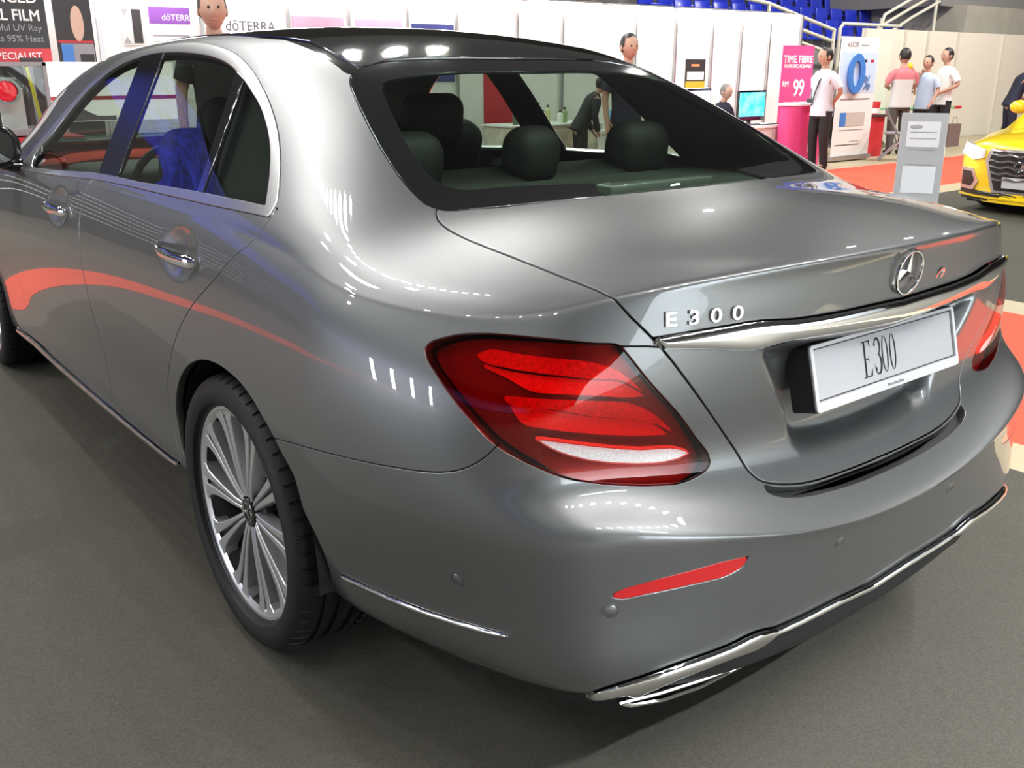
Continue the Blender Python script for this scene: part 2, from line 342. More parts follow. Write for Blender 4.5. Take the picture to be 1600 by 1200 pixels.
# ------------------------------------------------------------------ outlines in car coordinates (O oblique elevation, S side elevation, T plan)
OUT = {"rear_glass":[[-0.2086,0.8042],[-0.228,0.8131],[-0.2363,0.819],[-0.2442,0.8262],[-0.2739,0.8598],[-0.2949,0.888],[-0.3216,0.9296],[-0.3488,0.9756],[-0.376,1.0265],[-0.4092,1.0926],[-0.4319,1.1428],[-0.4387,1.1652],[-0.4378,1.1913],[-0.4239,1.2102],[-0.4151,1.2191],[-0.4054,1.2263],[-0.3637,1.2474],[-0.343,1.2552],[-0.3215,1.2611],[-0.2001,1.2871],[-0.0618,1.314],[0.0505,1.3382],[0.0896,1.3457],[0.1442,1.3536],[0.2308,1.3622],[0.2458,1.3643],[0.2929,1.3735],[0.3082,1.3749],[0.3228,1.3742],[0.3361,1.3703],[0.3468,1.3627],[0.356,1.3518],[0.3642,1.3391],[0.3866,1.2981],[0.4019,1.273],[0.4287,1.2403],[0.4829,1.1774],[0.5092,1.1501],[0.5354,1.1252],[0.5622,1.1018],[0.5899,1.08],[0.648,1.0403],[0.6664,1.0267],[0.683,1.012],[0.6902,1.0039],[0.5779,0.9649],[0.4828,0.9343],[0.3895,0.9081],[0.295,0.8856],[0.1569,0.8573],[-0.0807,0.8138],[-0.1721,0.8008],[-0.1905,0.8004],[-0.1996,0.8017]],"clear":[[-0.3636,1.1462],[-0.3561,1.1615],[-0.3471,1.1723],[-0.3362,1.1796],[-0.303,1.1958],[-0.2831,1.2044],[-0.2626,1.2113],[-0.1669,1.2373],[-0.112,1.2493],[0.004,1.2716],[0.1591,1.2992],[0.2438,1.3181],[0.2721,1.3214],[0.2859,1.3215],[0.2993,1.3203],[0.3265,1.3147],[0.3528,1.3059],[0.3654,1.3004],[0.3895,1.2876],[0.4001,1.2804],[0.41,1.2722],[0.4282,1.2531],[0.4443,1.2314],[0.4588,1.2079],[0.5023,1.1216],[0.5152,1.0995],[0.5642,1.0335],[0.5823,1.0046],[0.5871,0.9942],[0.5395,0.947],[0.5177,0.9284],[0.4972,0.9127],[0.479,0.9004],[0.4631,0.8914],[0.449,0.8851],[0.4363,0.881],[0.4246,0.8787],[0.4033,0.8782],[0.3834,0.8813],[0.343,0.8893],[0.3216,0.8907],[0.3106,0.8901],[0.2996,0.8884],[0.2764,0.8819],[0.2062,0.8549],[0.1848,0.8486],[0.1747,0.8468],[0.1558,0.8464],[0.147,0.8481],[0.1386,0.8512],[0.1305,0.8558],[0.1197,0.8636],[0.1168,0.8765],[0.1156,0.8915],[0.0048,0.876],[-0.072,0.8667],[-0.1377,0.8537],[-0.1559,0.8523],[-0.1649,0.8526],[-0.1826,0.8556],[-0.2006,0.8626],[-0.2098,0.8675],[-0.2185,0.8739],[-0.2266,0.8817],[-0.2417,0.9006],[-0.2696,0.9421],[-0.2882,0.9743],[-0.3114,1.0218],[-0.3343,1.0734]],"dlo":[[-0.5563,0.8004],[-0.5469,0.8203],[-0.5437,0.8312],[-0.5426,0.8426],[-0.5446,0.8679],[-0.5572,0.9334],[-0.567,0.972],[-0.5818,1.0173],[-0.6009,1.0641],[-0.6227,1.1085],[-0.6488,1.154],[-0.6799,1.2023],[-0.704,1.2352],[-0.7309,1.2673],[-0.7608,1.2993],[-0.7771,1.3146],[-0.7968,1.3311],[-0.818,1.347],[-0.8632,1.3774],[-0.9093,1.4044],[-0.9577,1.4288],[-1.0055,1.4503],[-1.0517,1.4674],[-1.0974,1.481],[-1.1883,1.5029],[-1.2341,1.5118],[-1.2789,1.5177],[-1.3004,1.519],[-1.321,1.5191],[-1.3431,1.5176],[-1.3858,1.5112],[-1.4278,1.5023],[-1.4681,1.4926],[-1.5053,1.481],[-1.5959,1.4464],[-1.6463,1.4223],[-1.7276,1.3771],[-1.7994,1.3392],[-1.8381,1.3201],[-1.8593,1.3114],[-1.8832,1.3037],[-1.9119,1.2981],[-1.9534,1.2953],[-1.9692,1.281],[-1.7593,1.2078],[-1.6303,1.1644],[-1.5174,1.1291],[-1.3276,1.0734],[-1.2168,1.0375],[-1.1165,1.002],[-0.7248,0.8586]],"dglass":[[-0.5701,0.8293],[-0.5776,0.9009],[-0.5865,0.9509],[-0.5929,0.9768],[-0.6022,1.0061],[-0.6136,1.0362],[-0.6333,1.0788],[-0.6485,1.1067],[-0.6663,1.1345],[-0.724,1.2118],[-0.7383,1.2292],[-0.7677,1.2617],[-0.7839,1.2773],[-0.8047,1.2946],[-0.8272,1.311],[-0.8701,1.3387],[-0.9112,1.361],[-0.9782,1.3936],[-1.0276,1.4156],[-1.0785,1.4358],[-1.134,1.4546],[-1.162,1.4628],[-1.2146,1.4755],[-1.2644,1.4848],[-1.3127,1.4901],[-1.3356,1.4908],[-1.3576,1.4898],[-1.3994,1.4839],[-1.4394,1.4748],[-1.4791,1.4643],[-1.5167,1.4507],[-1.5524,1.4346],[-1.5874,1.4174],[-1.6187,1.4],[-1.6481,1.3808],[-1.6914,1.3507],[-1.7094,1.341],[-1.7732,1.3156],[-1.7905,1.3048],[-1.8019,1.2913],[-1.8054,1.2741],[-1.7971,1.2381],[-1.6617,1.195],[-1.5472,1.1599],[-1.4765,1.139],[-1.3454,1.102],[-1.2844,1.0831],[-1.2244,1.0621],[-1.0618,1.0012],[-0.8111,0.9167]],"lamp":[[-0.2065,0.5221],[-0.2011,0.5305],[-0.1949,0.5344],[-0.1623,0.5426],[-0.1364,0.5456],[-0.0938,0.5444],[0.0697,0.5277],[0.0952,0.5275],[0.1031,0.5262],[0.1098,0.5229],[0.1511,0.4742],[0.1749,0.4494],[0.2071,0.4185],[0.2194,0.4055],[0.2484,0.3714],[0.2668,0.3518],[0.272,0.345],[0.2757,0.3377],[0.2784,0.3265],[0.272,0.3159],[0.2621,0.3097],[0.2401,0.3016],[0.2294,0.2987],[0.2093,0.2956],[0.1575,0.2961],[0.1111,0.2991],[0.0809,0.3021],[0.0393,0.3091],[0.0227,0.3133],[0.0006,0.3209],[-0.0415,0.3394],[-0.0682,0.3535],[-0.0878,0.3659],[-0.1058,0.3812],[-0.1424,0.4207],[-0.1708,0.4568],[-0.2001,0.4999],[-0.204,0.5083]],"reflector":[[0.0948,0.12],[0.1046,0.1263],[0.1201,0.1328],[0.1831,0.1473],[0.2849,0.1656],[0.3393,0.1711],[0.3328,0.1551],[0.3237,0.1482],[0.3054,0.1402],[0.2895,0.136],[0.2392,0.1306],[0.1547,0.1194],[0.1209,0.1136],[0.1126,0.1137],[0.1045,0.1155]],"sidechrome":[[-0.4156,0.0778],[-0.2988,0.0555],[-0.234,0.0457],[-0.1813,0.0405],[-0.0529,0.0331],[-0.0894,0.0267],[-0.1133,0.0257],[-0.214,0.0326],[-0.25,0.036],[-0.2853,0.042],[-0.357,0.0587],[-0.3879,0.0619],[-0.3977,0.064],[-0.4059,0.0681]],"l_bar1":[[-0.1274,0.5166],[-0.1119,0.5218],[-0.1041,0.5235],[-0.097,0.5237],[-0.054,0.5147],[0.004,0.5065],[0.0479,0.5016],[0.0698,0.4975],[0.0958,0.49],[0.1113,0.4826],[0.1252,0.4734],[0.1385,0.463],[0.1562,0.446],[0.1621,0.4401],[0.1331,0.4592],[0.1181,0.4661],[0.1104,0.468],[0.07,0.4703],[0.055,0.4722],[-0.048,0.4877],[-0.1005,0.4979],[-0.108,0.4998],[-0.1148,0.5028],[-0.1205,0.5073]],"l_glow1":[[-0.1173,0.496],[-0.0742,0.4762],[-0.0413,0.4564],[-0.0266,0.4516],[-0.0111,0.4492],[0.1179,0.4365],[0.1421,0.4358],[0.1633,0.437],[0.1557,0.4417],[0.126,0.46],[0.1105,0.4649],[0.0625,0.4682],[-0.048,0.4848],[-0.0774,0.4907],[-0.1174,0.5021]],"l_bar2":[[-0.0835,0.4473],[-0.0134,0.4401],[0.0781,0.4332],[0.1092,0.4322],[0.1323,0.429],[0.155,0.4206],[0.1772,0.4084],[0.1923,0.3972],[0.2143,0.3778],[0.2219,0.3713],[0.1871,0.389],[0.1783,0.3923],[0.1597,0.3966],[0.1253,0.4017],[0.0711,0.4071],[-0.0038,0.4224],[-0.0451,0.4236],[-0.0602,0.426],[-0.0668,0.4285],[-0.0726,0.4322],[-0.0775,0.4373]],"l_glow2":[[-0.0764,0.4343],[0.0635,0.4053],[0.0865,0.402],[0.1334,0.3975],[0.1694,0.3918],[0.1786,0.3891],[0.1872,0.3851],[0.2125,0.3694],[0.204,0.3694],[0.1462,0.3695],[0.0883,0.3731],[0.034,0.3794],[-0.0346,0.3905],[-0.0418,0.3927],[-0.0483,0.396],[-0.0541,0.4008],[-0.0591,0.4067]],"l_white":[[-0.0312,0.3787],[0.0571,0.3652],[0.1116,0.3583],[0.1517,0.3553],[0.2015,0.3566],[0.2184,0.3543],[0.2372,0.3488],[0.2467,0.3458],[0.2194,0.3361],[0.1945,0.3318],[0.1777,0.3307],[0.1445,0.3308],[0.1003,0.3338],[0.0613,0.3397],[0.0307,0.3478],[0.0142,0.3538],[-0.0016,0.3608]],"bpillar":[[-1.288,1.5926],[-1.217,1.5443],[-1.1742,1.5203],[-1.1036,1.4848],[-1.0937,1.4578],[-1.0902,1.4373],[-1.0894,1.4196],[-1.0915,1.388],[-1.0964,1.3593],[-1.1192,1.2652],[-1.1652,1.0979],[-1.1716,1.0722],[-1.1767,1.046],[-1.2932,1.0743],[-1.29,1.1026],[-1.2811,1.1436],[-1.2386,1.3064],[-1.2219,1.3765],[-1.2141,1.4209],[-1.2121,1.4535],[-1.2131,1.4718],[-1.217,1.4927],[-1.2274,1.5198]],"divider":[[-0.7543,1.2729],[-0.7223,1.242],[-0.7238,1.2139],[-0.7298,1.1482],[-0.7385,1.0877],[-0.7514,1.0194],[-0.7767,0.9],[-0.8005,0.9053],[-0.7745,1.0518],[-0.7638,1.1235],[-0.7598,1.1615],[-0.7567,1.2013]],"gap":[[0.3821,0.2855],[0.4126,0.2791],[0.4325,0.2772],[0.4634,0.2767],[0.4958,0.2789],[0.5405,0.2859],[0.6593,0.3094],[0.722,0.325],[0.7874,0.3451],[0.7823,0.3332],[0.7771,0.3214],[0.7689,0.3118],[0.7574,0.3061],[0.7431,0.3026],[0.713,0.2972],[0.6162,0.2754],[0.5811,0.2692],[0.5466,0.2643],[0.5017,0.2594],[0.4797,0.2579],[0.4584,0.2577],[0.4276,0.259],[0.4087,0.2625],[0.3978,0.2661],[0.3888,0.2713],[0.3849,0.2779]],"lid":[[-0.2091,0.8104],[-0.2103,0.7948],[-0.205,0.7778],[-0.1939,0.7639],[-0.1855,0.7559],[-0.1764,0.749],[-0.1413,0.7266],[-0.101,0.7044],[0.021,0.6396],[0.0721,0.6143],[0.0941,0.6003],[0.1005,0.5951],[0.1237,0.5702],[0.1643,0.5334],[0.1905,0.5056],[0.3175,0.36],[0.3297,0.345],[0.3518,0.3133],[0.3581,0.3065],[0.3715,0.2954],[0.379,0.2911],[0.3897,0.2874],[0.4234,0.2822],[0.4437,0.2811],[0.4751,0.2814],[0.5079,0.2847],[0.5416,0.2904],[0.5989,0.3015],[0.6445,0.3118],[0.789,0.3502],[0.8725,0.5689],[0.7733,0.7526],[0.3963,0.9077],[0.315,0.8892],[0.2288,0.8714],[-0.0076,0.8275],[-0.0807,0.8129],[-0.1076,0.8091],[-0.1348,0.8075]],"bumper":[[-0.5558,0.3522],[-0.4724,0.3433],[-0.3517,0.3282],[-0.3041,0.3231],[-0.2311,0.3176],[-0.1952,0.3173],[-0.1772,0.3181],[-0.1601,0.321],[-0.1437,0.3256],[-0.1222,0.3358],[-0.1038,0.3495],[-0.0878,0.3659],[-0.0603,0.3897],[0.0984,0.5233],[0.1498,0.5238],[0.1721,0.5228],[0.1951,0.5199],[0.2505,0.5097],[1.3249,0.6882],[2.1055,-1.5063],[-0.522,-1.1715],[-0.5545,0.0725],[-0.5737,0.2501]],"arch":[[-0.9274,0.2282],[-0.9281,0.2411],[-0.9436,0.2891],[-0.9472,0.3131],[-0.9479,0.3641],[-0.9473,0.3785],[-0.9447,0.3929],[-0.9398,0.4073],[-0.9332,0.4216],[-0.9246,0.4357],[-0.9061,0.4595],[-0.895,0.4708],[-0.8821,0.4813],[-0.8651,0.4928],[-0.8464,0.5034],[-0.8261,0.5113],[-0.8001,0.5167],[-0.7741,0.5187],[-0.7482,0.5159],[-0.7245,0.5102],[-0.7068,0.5043],[-0.6908,0.4973],[-0.6613,0.4815],[-0.6479,0.4728],[-0.6266,0.4557],[-0.6105,0.4389],[-0.5964,0.4221],[-0.5658,0.3791],[-0.5541,0.3618],[-0.5315,0.3234],[-0.5144,0.2989],[-0.5043,0.2821],[-0.4978,0.2631],[-0.4887,0.2117],[-0.4817,0.1931],[-0.4635,0.1588],[-0.453,0.1318],[-0.4449,0.1034],[-0.4418,0.0806],[-0.4414,0.0536],[-0.4432,0.0402],[-0.4482,0.0235],[-0.4466,0.0146],[-0.4414,0.0104],[-0.456,-0.1567],[-0.493,-0.7126],[-0.9855,-0.5174],[-0.9397,0.12]],"bar":[[0.161,0.5384],[0.3361,0.5686],[0.3619,0.5715],[0.417,0.5755],[0.4644,0.5825],[0.5243,0.5937],[0.6377,0.6183],[0.7261,0.6354],[0.7396,0.6379],[0.7419,0.5997],[0.6703,0.5831],[0.5874,0.5664],[0.522,0.5552],[0.4062,0.5375],[0.3871,0.5329],[0.3609,0.5248],[0.3436,0.5212],[0.3263,0.5195],[0.3089,0.5191],[0.258,0.5206],[0.1765,0.5203]],"recess":[[0.799,0.3865],[0.7346,0.3698],[0.6843,0.3581],[0.5772,0.3368],[0.5546,0.3335],[0.5324,0.3319],[0.4936,0.331],[0.4817,0.3326],[0.4714,0.3363],[0.4603,0.3443],[0.4506,0.3539],[0.4445,0.3618],[0.4399,0.3704],[0.4252,0.4079],[0.4203,0.4168],[0.3864,0.4662],[0.3524,0.5205],[0.3871,0.5327],[0.4061,0.5376],[0.4709,0.5471],[0.5762,0.5643],[0.6581,0.5804],[0.7419,0.5997]],"chrome":[[0.0586,-0.0744],[0.0662,-0.0716],[0.0729,-0.0624],[0.0802,-0.0563],[0.0953,-0.0478],[0.1105,-0.0423],[0.164,-0.0258],[0.2105,-0.014],[0.2432,-0.0079],[0.322,0.0034],[0.356,0.0123],[0.3739,0.0158],[0.3835,0.0165],[0.4023,0.0158],[0.422,0.0133],[0.4337,0.0141],[0.4847,0.0221],[0.5771,0.0407],[0.6779,0.0545],[0.7034,0.0593],[0.7269,0.065],[0.8091,0.0891],[0.8174,0.0756],[0.7349,0.0508],[0.6985,0.0423],[0.6725,0.038],[0.5835,0.0261],[0.4796,0.0055],[0.4493,0.001],[0.4356,0.0002],[0.4229,-0.0018],[0.4057,-0.0131],[0.3977,-0.0166],[0.3805,-0.0219],[0.3702,-0.0237],[0.3276,-0.0265],[0.2819,-0.0313],[0.2558,-0.0348],[0.2308,-0.0394],[0.2148,-0.0435],[0.1994,-0.0487],[0.1776,-0.0591],[0.1708,-0.0637],[0.1648,-0.0703],[0.1602,-0.0789],[0.1436,-0.0802],[0.1289,-0.067],[0.0873,-0.0736],[0.0613,-0.0746]],"S_rdoor":[[-0.183,1.0595],[-0.1757,1.0367],[-0.171,1.028],[-0.1637,1.0193],[-0.1476,1.0039],[-0.0886,0.9644],[-0.0547,0.9359],[-0.0283,0.9153],[0.0053,0.8934],[0.0632,0.8583],[0.1022,0.8329],[0.1559,0.7939],[0.1919,0.7661],[0.2288,0.7355],[0.2854,0.6843],[0.3373,0.633],[0.3696,0.5984],[0.3843,0.5811],[0.3977,0.564],[0.4096,0.5462],[0.4189,0.529],[0.426,0.5123],[0.4315,0.4959],[0.4388,0.4651],[0.4402,0.4508],[0.4401,0.437],[0.4384,0.4237],[0.431,0.3986],[0.4148,0.362],[0.4108,0.349],[0.4107,0.3344]],"S_sill_top":[[2.7674,0.2559],[2.7154,0.2509],[2.6095,0.2584],[2.4535,0.2816],[2.3527,0.2921],[2.2649,0.2997],[2.1862,0.3049],[2.1131,0.308],[2.0467,0.3093],[1.9852,0.3092],[1.7643,0.3043],[1.7105,0.304],[1.1421,0.3085],[0.7707,0.3082],[0.6411,0.3112],[0.4445,0.321]],"S_sill_bot":[[2.6173,0.2584],[2.5646,0.2522],[2.465,0.2562],[2.3595,0.246],[2.2602,0.252],[2.1044,0.247],[2.0063,0.2579],[1.8511,0.2568],[1.6447,0.2591],[1.4903,0.2638],[1.3878,0.2686],[1.2855,0.2747],[1.2797,0.2643],[1.178,0.2718],[1.0767,0.2814],[1.0711,0.2724],[0.92,0.2885],[0.9143,0.2796],[0.8139,0.2915],[0.8079,0.2832],[0.7075,0.2947],[0.7014,0.2871],[0.6515,0.293],[0.6018,0.3003],[0.596,0.2925],[0.5468,0.3002],[0.5413,0.2928],[0.4928,0.3027]],"T_roofblack":[[-0.4157,0.7651],[-0.446,0.6606],[-0.4623,0.5891],[-0.4732,0.531],[-0.4803,0.4867],[-0.4854,0.4474],[-0.4918,0.3793],[-0.4954,0.2677],[-0.5053,0.1292],[-0.5098,0.0856],[-0.5073,0.0712],[-0.4954,0.0678],[-0.465,0.0725],[-0.4029,0.0867],[-0.389,0.0884],[-0.3625,0.0889],[-0.3372,0.0866],[-0.2755,0.0763],[-0.1215,0.0577],[-0.0538,0.0507],[0.0039,0.0468],[0.1752,0.0404],[0.2215,0.0365],[0.3625,0.0209],[0.431,0.0169]],"T_roofglass":[[-0.4285,0.6342],[-0.4362,0.5851],[-0.4405,0.5441],[-0.4464,0.4706],[-0.4515,0.3774],[-0.454,0.3468],[-0.4631,0.2781],[-0.4662,0.2477],[-0.467,0.2217],[-0.4662,0.1521],[-0.4683,0.1217],[-0.467,0.0975],[-0.4578,0.0906],[-0.4422,0.0935],[-0.4018,0.1125],[-0.3831,0.119],[-0.3687,0.1211],[-0.3411,0.1228],[-0.3147,0.1217],[-0.2499,0.1146],[-0.0183,0.0964],[0.0417,0.0938],[0.187,0.0921],[0.2365,0.0906],[0.285,0.0875],[0.3993,0.0772],[0.434,0.0752],[0.4529,0.0756],[0.4755,0.0795],[0.5074,0.0925]]}
NCH=22
_D = np.array([.586,.75,-.31]); _D /= np.linalg.norm(_D)
_U = np.cross(_D,[0,0,1]); _U /= np.linalg.norm(_U); _W = np.cross(_U,_D)
def chO(P): return np.c_[P@_U, P@_W]
def chS(P): return P[:,1:]
def chT(P): return P[:,:2]
def sdf(poly, Q, far=.3):
    """signed distance (negative inside) from points Q to the closed polygon"""
    A=np.asarray(poly,float); B=np.roll(A,-1,0)
    lo=A.min(0)-far; hi=A.max(0)+far
    out=np.full(len(Q),1.); ok=np.all((Q>lo)&(Q<hi),1); q=Q[ok]
    if not len(q): return out
    d2=np.full(len(q),1e9); ins=np.zeros(len(q),bool)
    for a,b in zip(A,B):
        e=b-a; L=e@e
        if L<1e-14: continue
        w=q-a; t=np.clip((w@e)/L,0,1); d2=np.minimum(d2,((w-t[:,None]*e)**2).sum(1))
        c=(a[1]>q[:,1])!=(b[1]>q[:,1])
        with np.errstate(divide='ignore',invalid='ignore'):
            x=a[0]+(q[:,1]-a[1])/(b[1]-a[1])*e[0]
        ins^=c&(q[:,0]<x)
    out[ok]=np.sqrt(d2)*np.where(ins,-1,1); return out
class Panel:
    def __init__(s,P,N,polys): s.P=P; s.N=N; s.F=polys
    def copy(s): return Panel(s.P.copy(),s.N.copy(),list(s.F))
    def compact(s):
        used=np.unique(np.fromiter((i for f in s.F for i in f),int)) if s.F else np.zeros(0,int)
        m=np.full(len(s.P),-1); m[used]=np.arange(len(used))
        s.P=s.P[used]; s.N=s.N[used]; s.F=[tuple(m[list(f)]) for f in s.F]; return s
    def normals(s):
        """recompute vertex normals from the faces (after a displacement)"""
        N=np.zeros_like(s.P)
        for f in s.F:
            p=s.P[list(f)]; n=np.zeros(3)
            for i in range(1,len(f)-1): n+=np.cross(p[i]-p[0],p[i+1]-p[0])
            N[list(f)]+=n
        c=np.abs(s.P[:,0])<1e-6; N[c,0]=0
        L=np.linalg.norm(N,axis=1,keepdims=True); s.N=np.where(L>1e-15,N/np.maximum(L,1e-15),s.N); return s
def split(pn,d):
    """cut a panel along d = 0: returns (inside, outside)"""
    fin=[];fout=[];newP=[];newN=[];cache={};n0=len(pn.P); sg=d>0
    def cut(a,b):
        k=(a,b) if a<b else (b,a)
        if k in cache: return cache[k]
        t=d[a]/(d[a]-d[b]); p=pn.P[a]+(pn.P[b]-pn.P[a])*t; n=pn.N[a]+(pn.N[b]-pn.N[a])*t
        cache[k]=n0+len(newP); newP.append(p); newN.append(n/np.linalg.norm(n)); return cache[k]
    for f in pn.F:
        s=[sg[i] for i in f]
        if not any(s): fin.append(f); continue
        if all(s): fout.append(f); continue
        a=[];b=[]
        for i in range(len(f)):
            u,v=f[i],f[(i+1)%len(f)]
            (b if sg[u] else a).append(u)
            if sg[u]!=sg[v]:
                c=cut(u,v); a.append(c); b.append(c)
        if len(a)>2: fin.append(tuple(a))
        if len(b)>2: fout.append(tuple(b))
    P=np.r_[pn.P,np.array(newP).reshape(-1,3)]; N=np.r_[pn.N,np.array(newN).reshape(-1,3)]
    return Panel(P,N,fin).compact(),Panel(P,N,fout).compact()
def cutout(pn,key,chart=chO,gap=.0026,mask=None,far=.3):
    poly=OUT[key] if isinstance(key,str) else key
    def dd(p):
        d=sdf(poly,chart(p.P),far)
        if mask is not None: d=np.where(mask(p.P),d,1.)
        return d
    d=dd(pn); inner,_=split(pn,d+gap) if gap else split(pn,d)
    if not gap: return inner,_
    _,outer=split(pn,d-gap); return inner,outer
def refine(pn,times=1):
    for _ in range(times):
        P=list(pn.P);N=list(pn.N);F=[];e={}
        def mid(a,b):
            k=(a,b) if a<b else (b,a)
            if k not in e:
                n=N[a]+N[b]; e[k]=len(P); P.append((P[a]+P[b])/2); N.append(n/np.linalg.norm(n))
            return e[k]
        for f in pn.F:
            c=len(P); n=sum(N[i] for i in f); P.append(sum(P[i] for i in f)/len(f)); N.append(n/np.linalg.norm(n))
            for i in range(len(f)): F.append((f[i],mid(f[i],f[(i+1)%len(f)]),c,mid(f[i-1],f[i])))
        pn=Panel(np.array(P),np.array(N),F)
    return pn
def panel_obj(pn,name,m,parent,depth=.016,both=False,side=-1,round_=.0014,offset=0.,label=None,fm=None,mats=None):
    """panel with turned-in edges.  both: left and right halves in one mesh; side=+1: mirrored copy for the right"""
    P=pn.P+pn.N*offset; N=pn.N.copy(); F=[tuple(map(int,f)) for f in pn.F]; n0=len(P)
    if depth:
        cnt={}
        for fi,f in enumerate(F):
            for i in range(len(f)):
                a,b=f[i],f[(i+1)%len(f)]; k=(a,b) if a<b else (b,a); cnt.setdefault(k,[]).append((a,b))
        be=[v[0] for v in cnt.values() if len(v)==1]
        if both: be=[(a,b) for a,b in be if not(abs(P[a][0])<1e-5 and abs(P[b][0])<1e-5)]
        T=np.zeros_like(P); bs=set()
        for a,b in be:
            e=P[b]-P[a]; t=np.cross(e,N[a]+N[b]); L=np.linalg.norm(t)
            if L>1e-12: T[a]+=t/L; T[b]+=t/L
            bs|={a,b}
        bs=sorted(bs); ix={v:i for i,v in enumerate(bs)}; B=np.array(bs,int)
        if len(B):
            t=T[B]; t/=np.maximum(np.linalg.norm(t,axis=1,keepdims=True),1e-9); n=N[B]
            if both:
                c=np.abs(P[B][:,0])<1e-5; t[c,0]=0
            r1=P[B]+t*round_-n*round_; r2=r1-n*depth; k=len(B)
            P=np.r_[P,r1,r2]; n1=t*.9+n*.3; n1/=np.linalg.norm(n1,axis=1,keepdims=True); N=np.r_[N,n1,t]
            for a,b in be:
                F.append((b,a,n0+ix[a],n0+ix[b])); F.append((n0+ix[b],n0+ix[a],n0+k+ix[a],n0+k+ix[b]))
    nf=len(F)
    if both:
        n=len(P); cen=np.abs(P[:,0])<1e-5; P[cen,0]=0; mm=np.empty(n,int); j=n
        for i in range(n):
            if cen[i]: mm[i]=i
            else: mm[i]=j; j+=1
        P=np.r_[P,P[~cen]*[-1,1,1]]; N=np.r_[N,N[~cen]*[-1,1,1]]
        F=F+[tuple(int(mm[i]) for i in reversed(f)) for f in F]
    elif side>0:
        P=P*[-1,1,1]; N=N*[-1,1,1]; F=[tuple(reversed(f)) for f in F]
    me=bpy.data.meshes.new(name); me.from_pydata(P.tolist(),[],F); me.shade_smooth()
    if mats:
        for x in mats: me.materials.append(x)
        if fm is not None:
            v=list(fm)+[fm[0]]*(nf-len(fm)); me.polygons.foreach_set('material_index',v*2 if both else v)
    else: me.materials.append(m)
    me.normals_split_custom_set_from_vertices(N.tolist())
    o=bpy.data.objects.new(name,me); link(o,parent)
    if label: o['label']=label
    return o
def pair(pn,name,m,parents,**k):
    if not isinstance(parents,(tuple,list)): parents=(parents,parents)
    return [panel_obj(pn,name,m,parents[0],side=-1,**k),panel_obj(pn,name,m,parents[1],side=1,**k)]
def sstep(x): x=np.clip(x,0,1); return x*x*(3-2*x)
def bulge(pn,key,h,w,base=.002,chart=chO):
    d=-sdf(OUT[key] if isinstance(key,str) else key,chart(pn.P)); u=np.clip(d/w,0,1)
    pn.P=pn.P+pn.N*(base+h*np.sqrt(np.clip(1-(1-u)**2,0,1)))[:,None]; return pn.normals()

# ------------------------------------------------------------------ materials of the show car
PAINT=paintmat('grey metallic paint',(.140,.144,.147),.70,.42)
CHROME=mat('chrome',(.86,.86,.88),.06,1.)
SATIN=mat('satin aluminium trim',(.62,.62,.63),.28,1.)
GLOSSBLACK=mat('gloss black',(.008,.008,.009),.08,0,coat=1.)
RUBBER=mat('tyre rubber',(.010,.010,.0105),.6,bump=.15,bscale=300,spec=.3)
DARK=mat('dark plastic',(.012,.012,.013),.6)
CABIN=mat('dark cabin trim',(.03,.03,.03),.7)
LINING=mat('grey headlining',(.035,.035,.034),.9)
LEATHER=mat('charcoal leather',(.010,.010,.010),.65,bump=.1,bscale=120)
ALLOY=mat('machined alloy',(.74,.74,.75),.34,.85)
ALLOYG=mat('painted grey alloy',(.05,.05,.055),.35,.6)
GL_REAR=glassmat('tinted rear glass',(.60,.70,.62),1.5)
GL_SIDE=glassmat('tinted side glass',(.50,.56,.52),1.62)
LENS=glassmat('red lamp lens',(.93,.14,.12),1.5)
REDB=mat('red light guide',(.52,.012,.014),.3,.0,coat=.8,var=.45,vscale=160)
REDG=mat('red faceted chamber',(1.,.03,.03),.35,.0,coat=.6,var=.55,vscale=420)
REDD=mat('deep red lamp body',(.13,.004,.006),.3,.0,coat=.5)
CLEARB=mat('clear faceted reflector',(.80,.80,.82),.3,.0,var=.25,vscale=260)
REFL=mat('red reflector',(.55,.006,.01),.25,coat=1.,emit=(1,.01,.02),estr=.0)
PLATEW=mat('white plate',(.56,.56,.58),.3,coat=.5)
INK=mat('black ink',(.01,.01,.012),.4)
# ------------------------------------------------------------------ master surface
V,FQ=surface(4)
fn=np.cross(V[FQ[:,2]]-V[FQ[:,0]],V[FQ[:,3]]-V[FQ[:,1]])
VN=np.zeros_like(V)
for i in range(4): np.add.at(VN,FQ[:,i],fn)
VN/=np.maximum(np.linalg.norm(VN,axis=1,keepdims=True),1e-12)
left=V[FQ].mean(1)[:,0]<0
body=Panel(V,VN,[tuple(f) for f in FQ[left]]).compact()
body.P[np.abs(body.P[:,0])<1e-6,0]=0
def master(P):  # helper points on the skin
    pass
car=empty('sedan_car',(0,0,0),0,'grey metallic four-door sedan seen from its rear left corner, filling the foreground','car')
def lm(P): return (P[:,0]<-.5)
def circ(c,r,n=48): return [(c[0]+r*math.cos(2*PI*i/n),c[1]+r*math.sin(2*PI*i/n)) for i in range(n)]
_,body=cutout(body,'arch',gap=0,mask=lambda P:(P[:,0]<-.55)&(np.abs(P[:,1])<.62)&(P[:,2]<.78))
_,body=cutout(body,circ((2.939,.335),.375),chS,gap=0,mask=lambda P:(P[:,0]<-.5)&(P[:,2]<.8))
liner=body.copy()
# ---- rear window: clear centre, black ceramic border
rg,body=cutout(body,'rear_glass',gap=.0022)
clr,frit=cutout(rg,'clear',gap=0)
panel_obj(frit,'rear_window_border',GLOSSBLACK,car,both=True,depth=.006,label='black border of the rear window')
panel_obj(clr,'rear_window',GL_REAR,car,both=True,depth=0,label='clear tinted rear window')
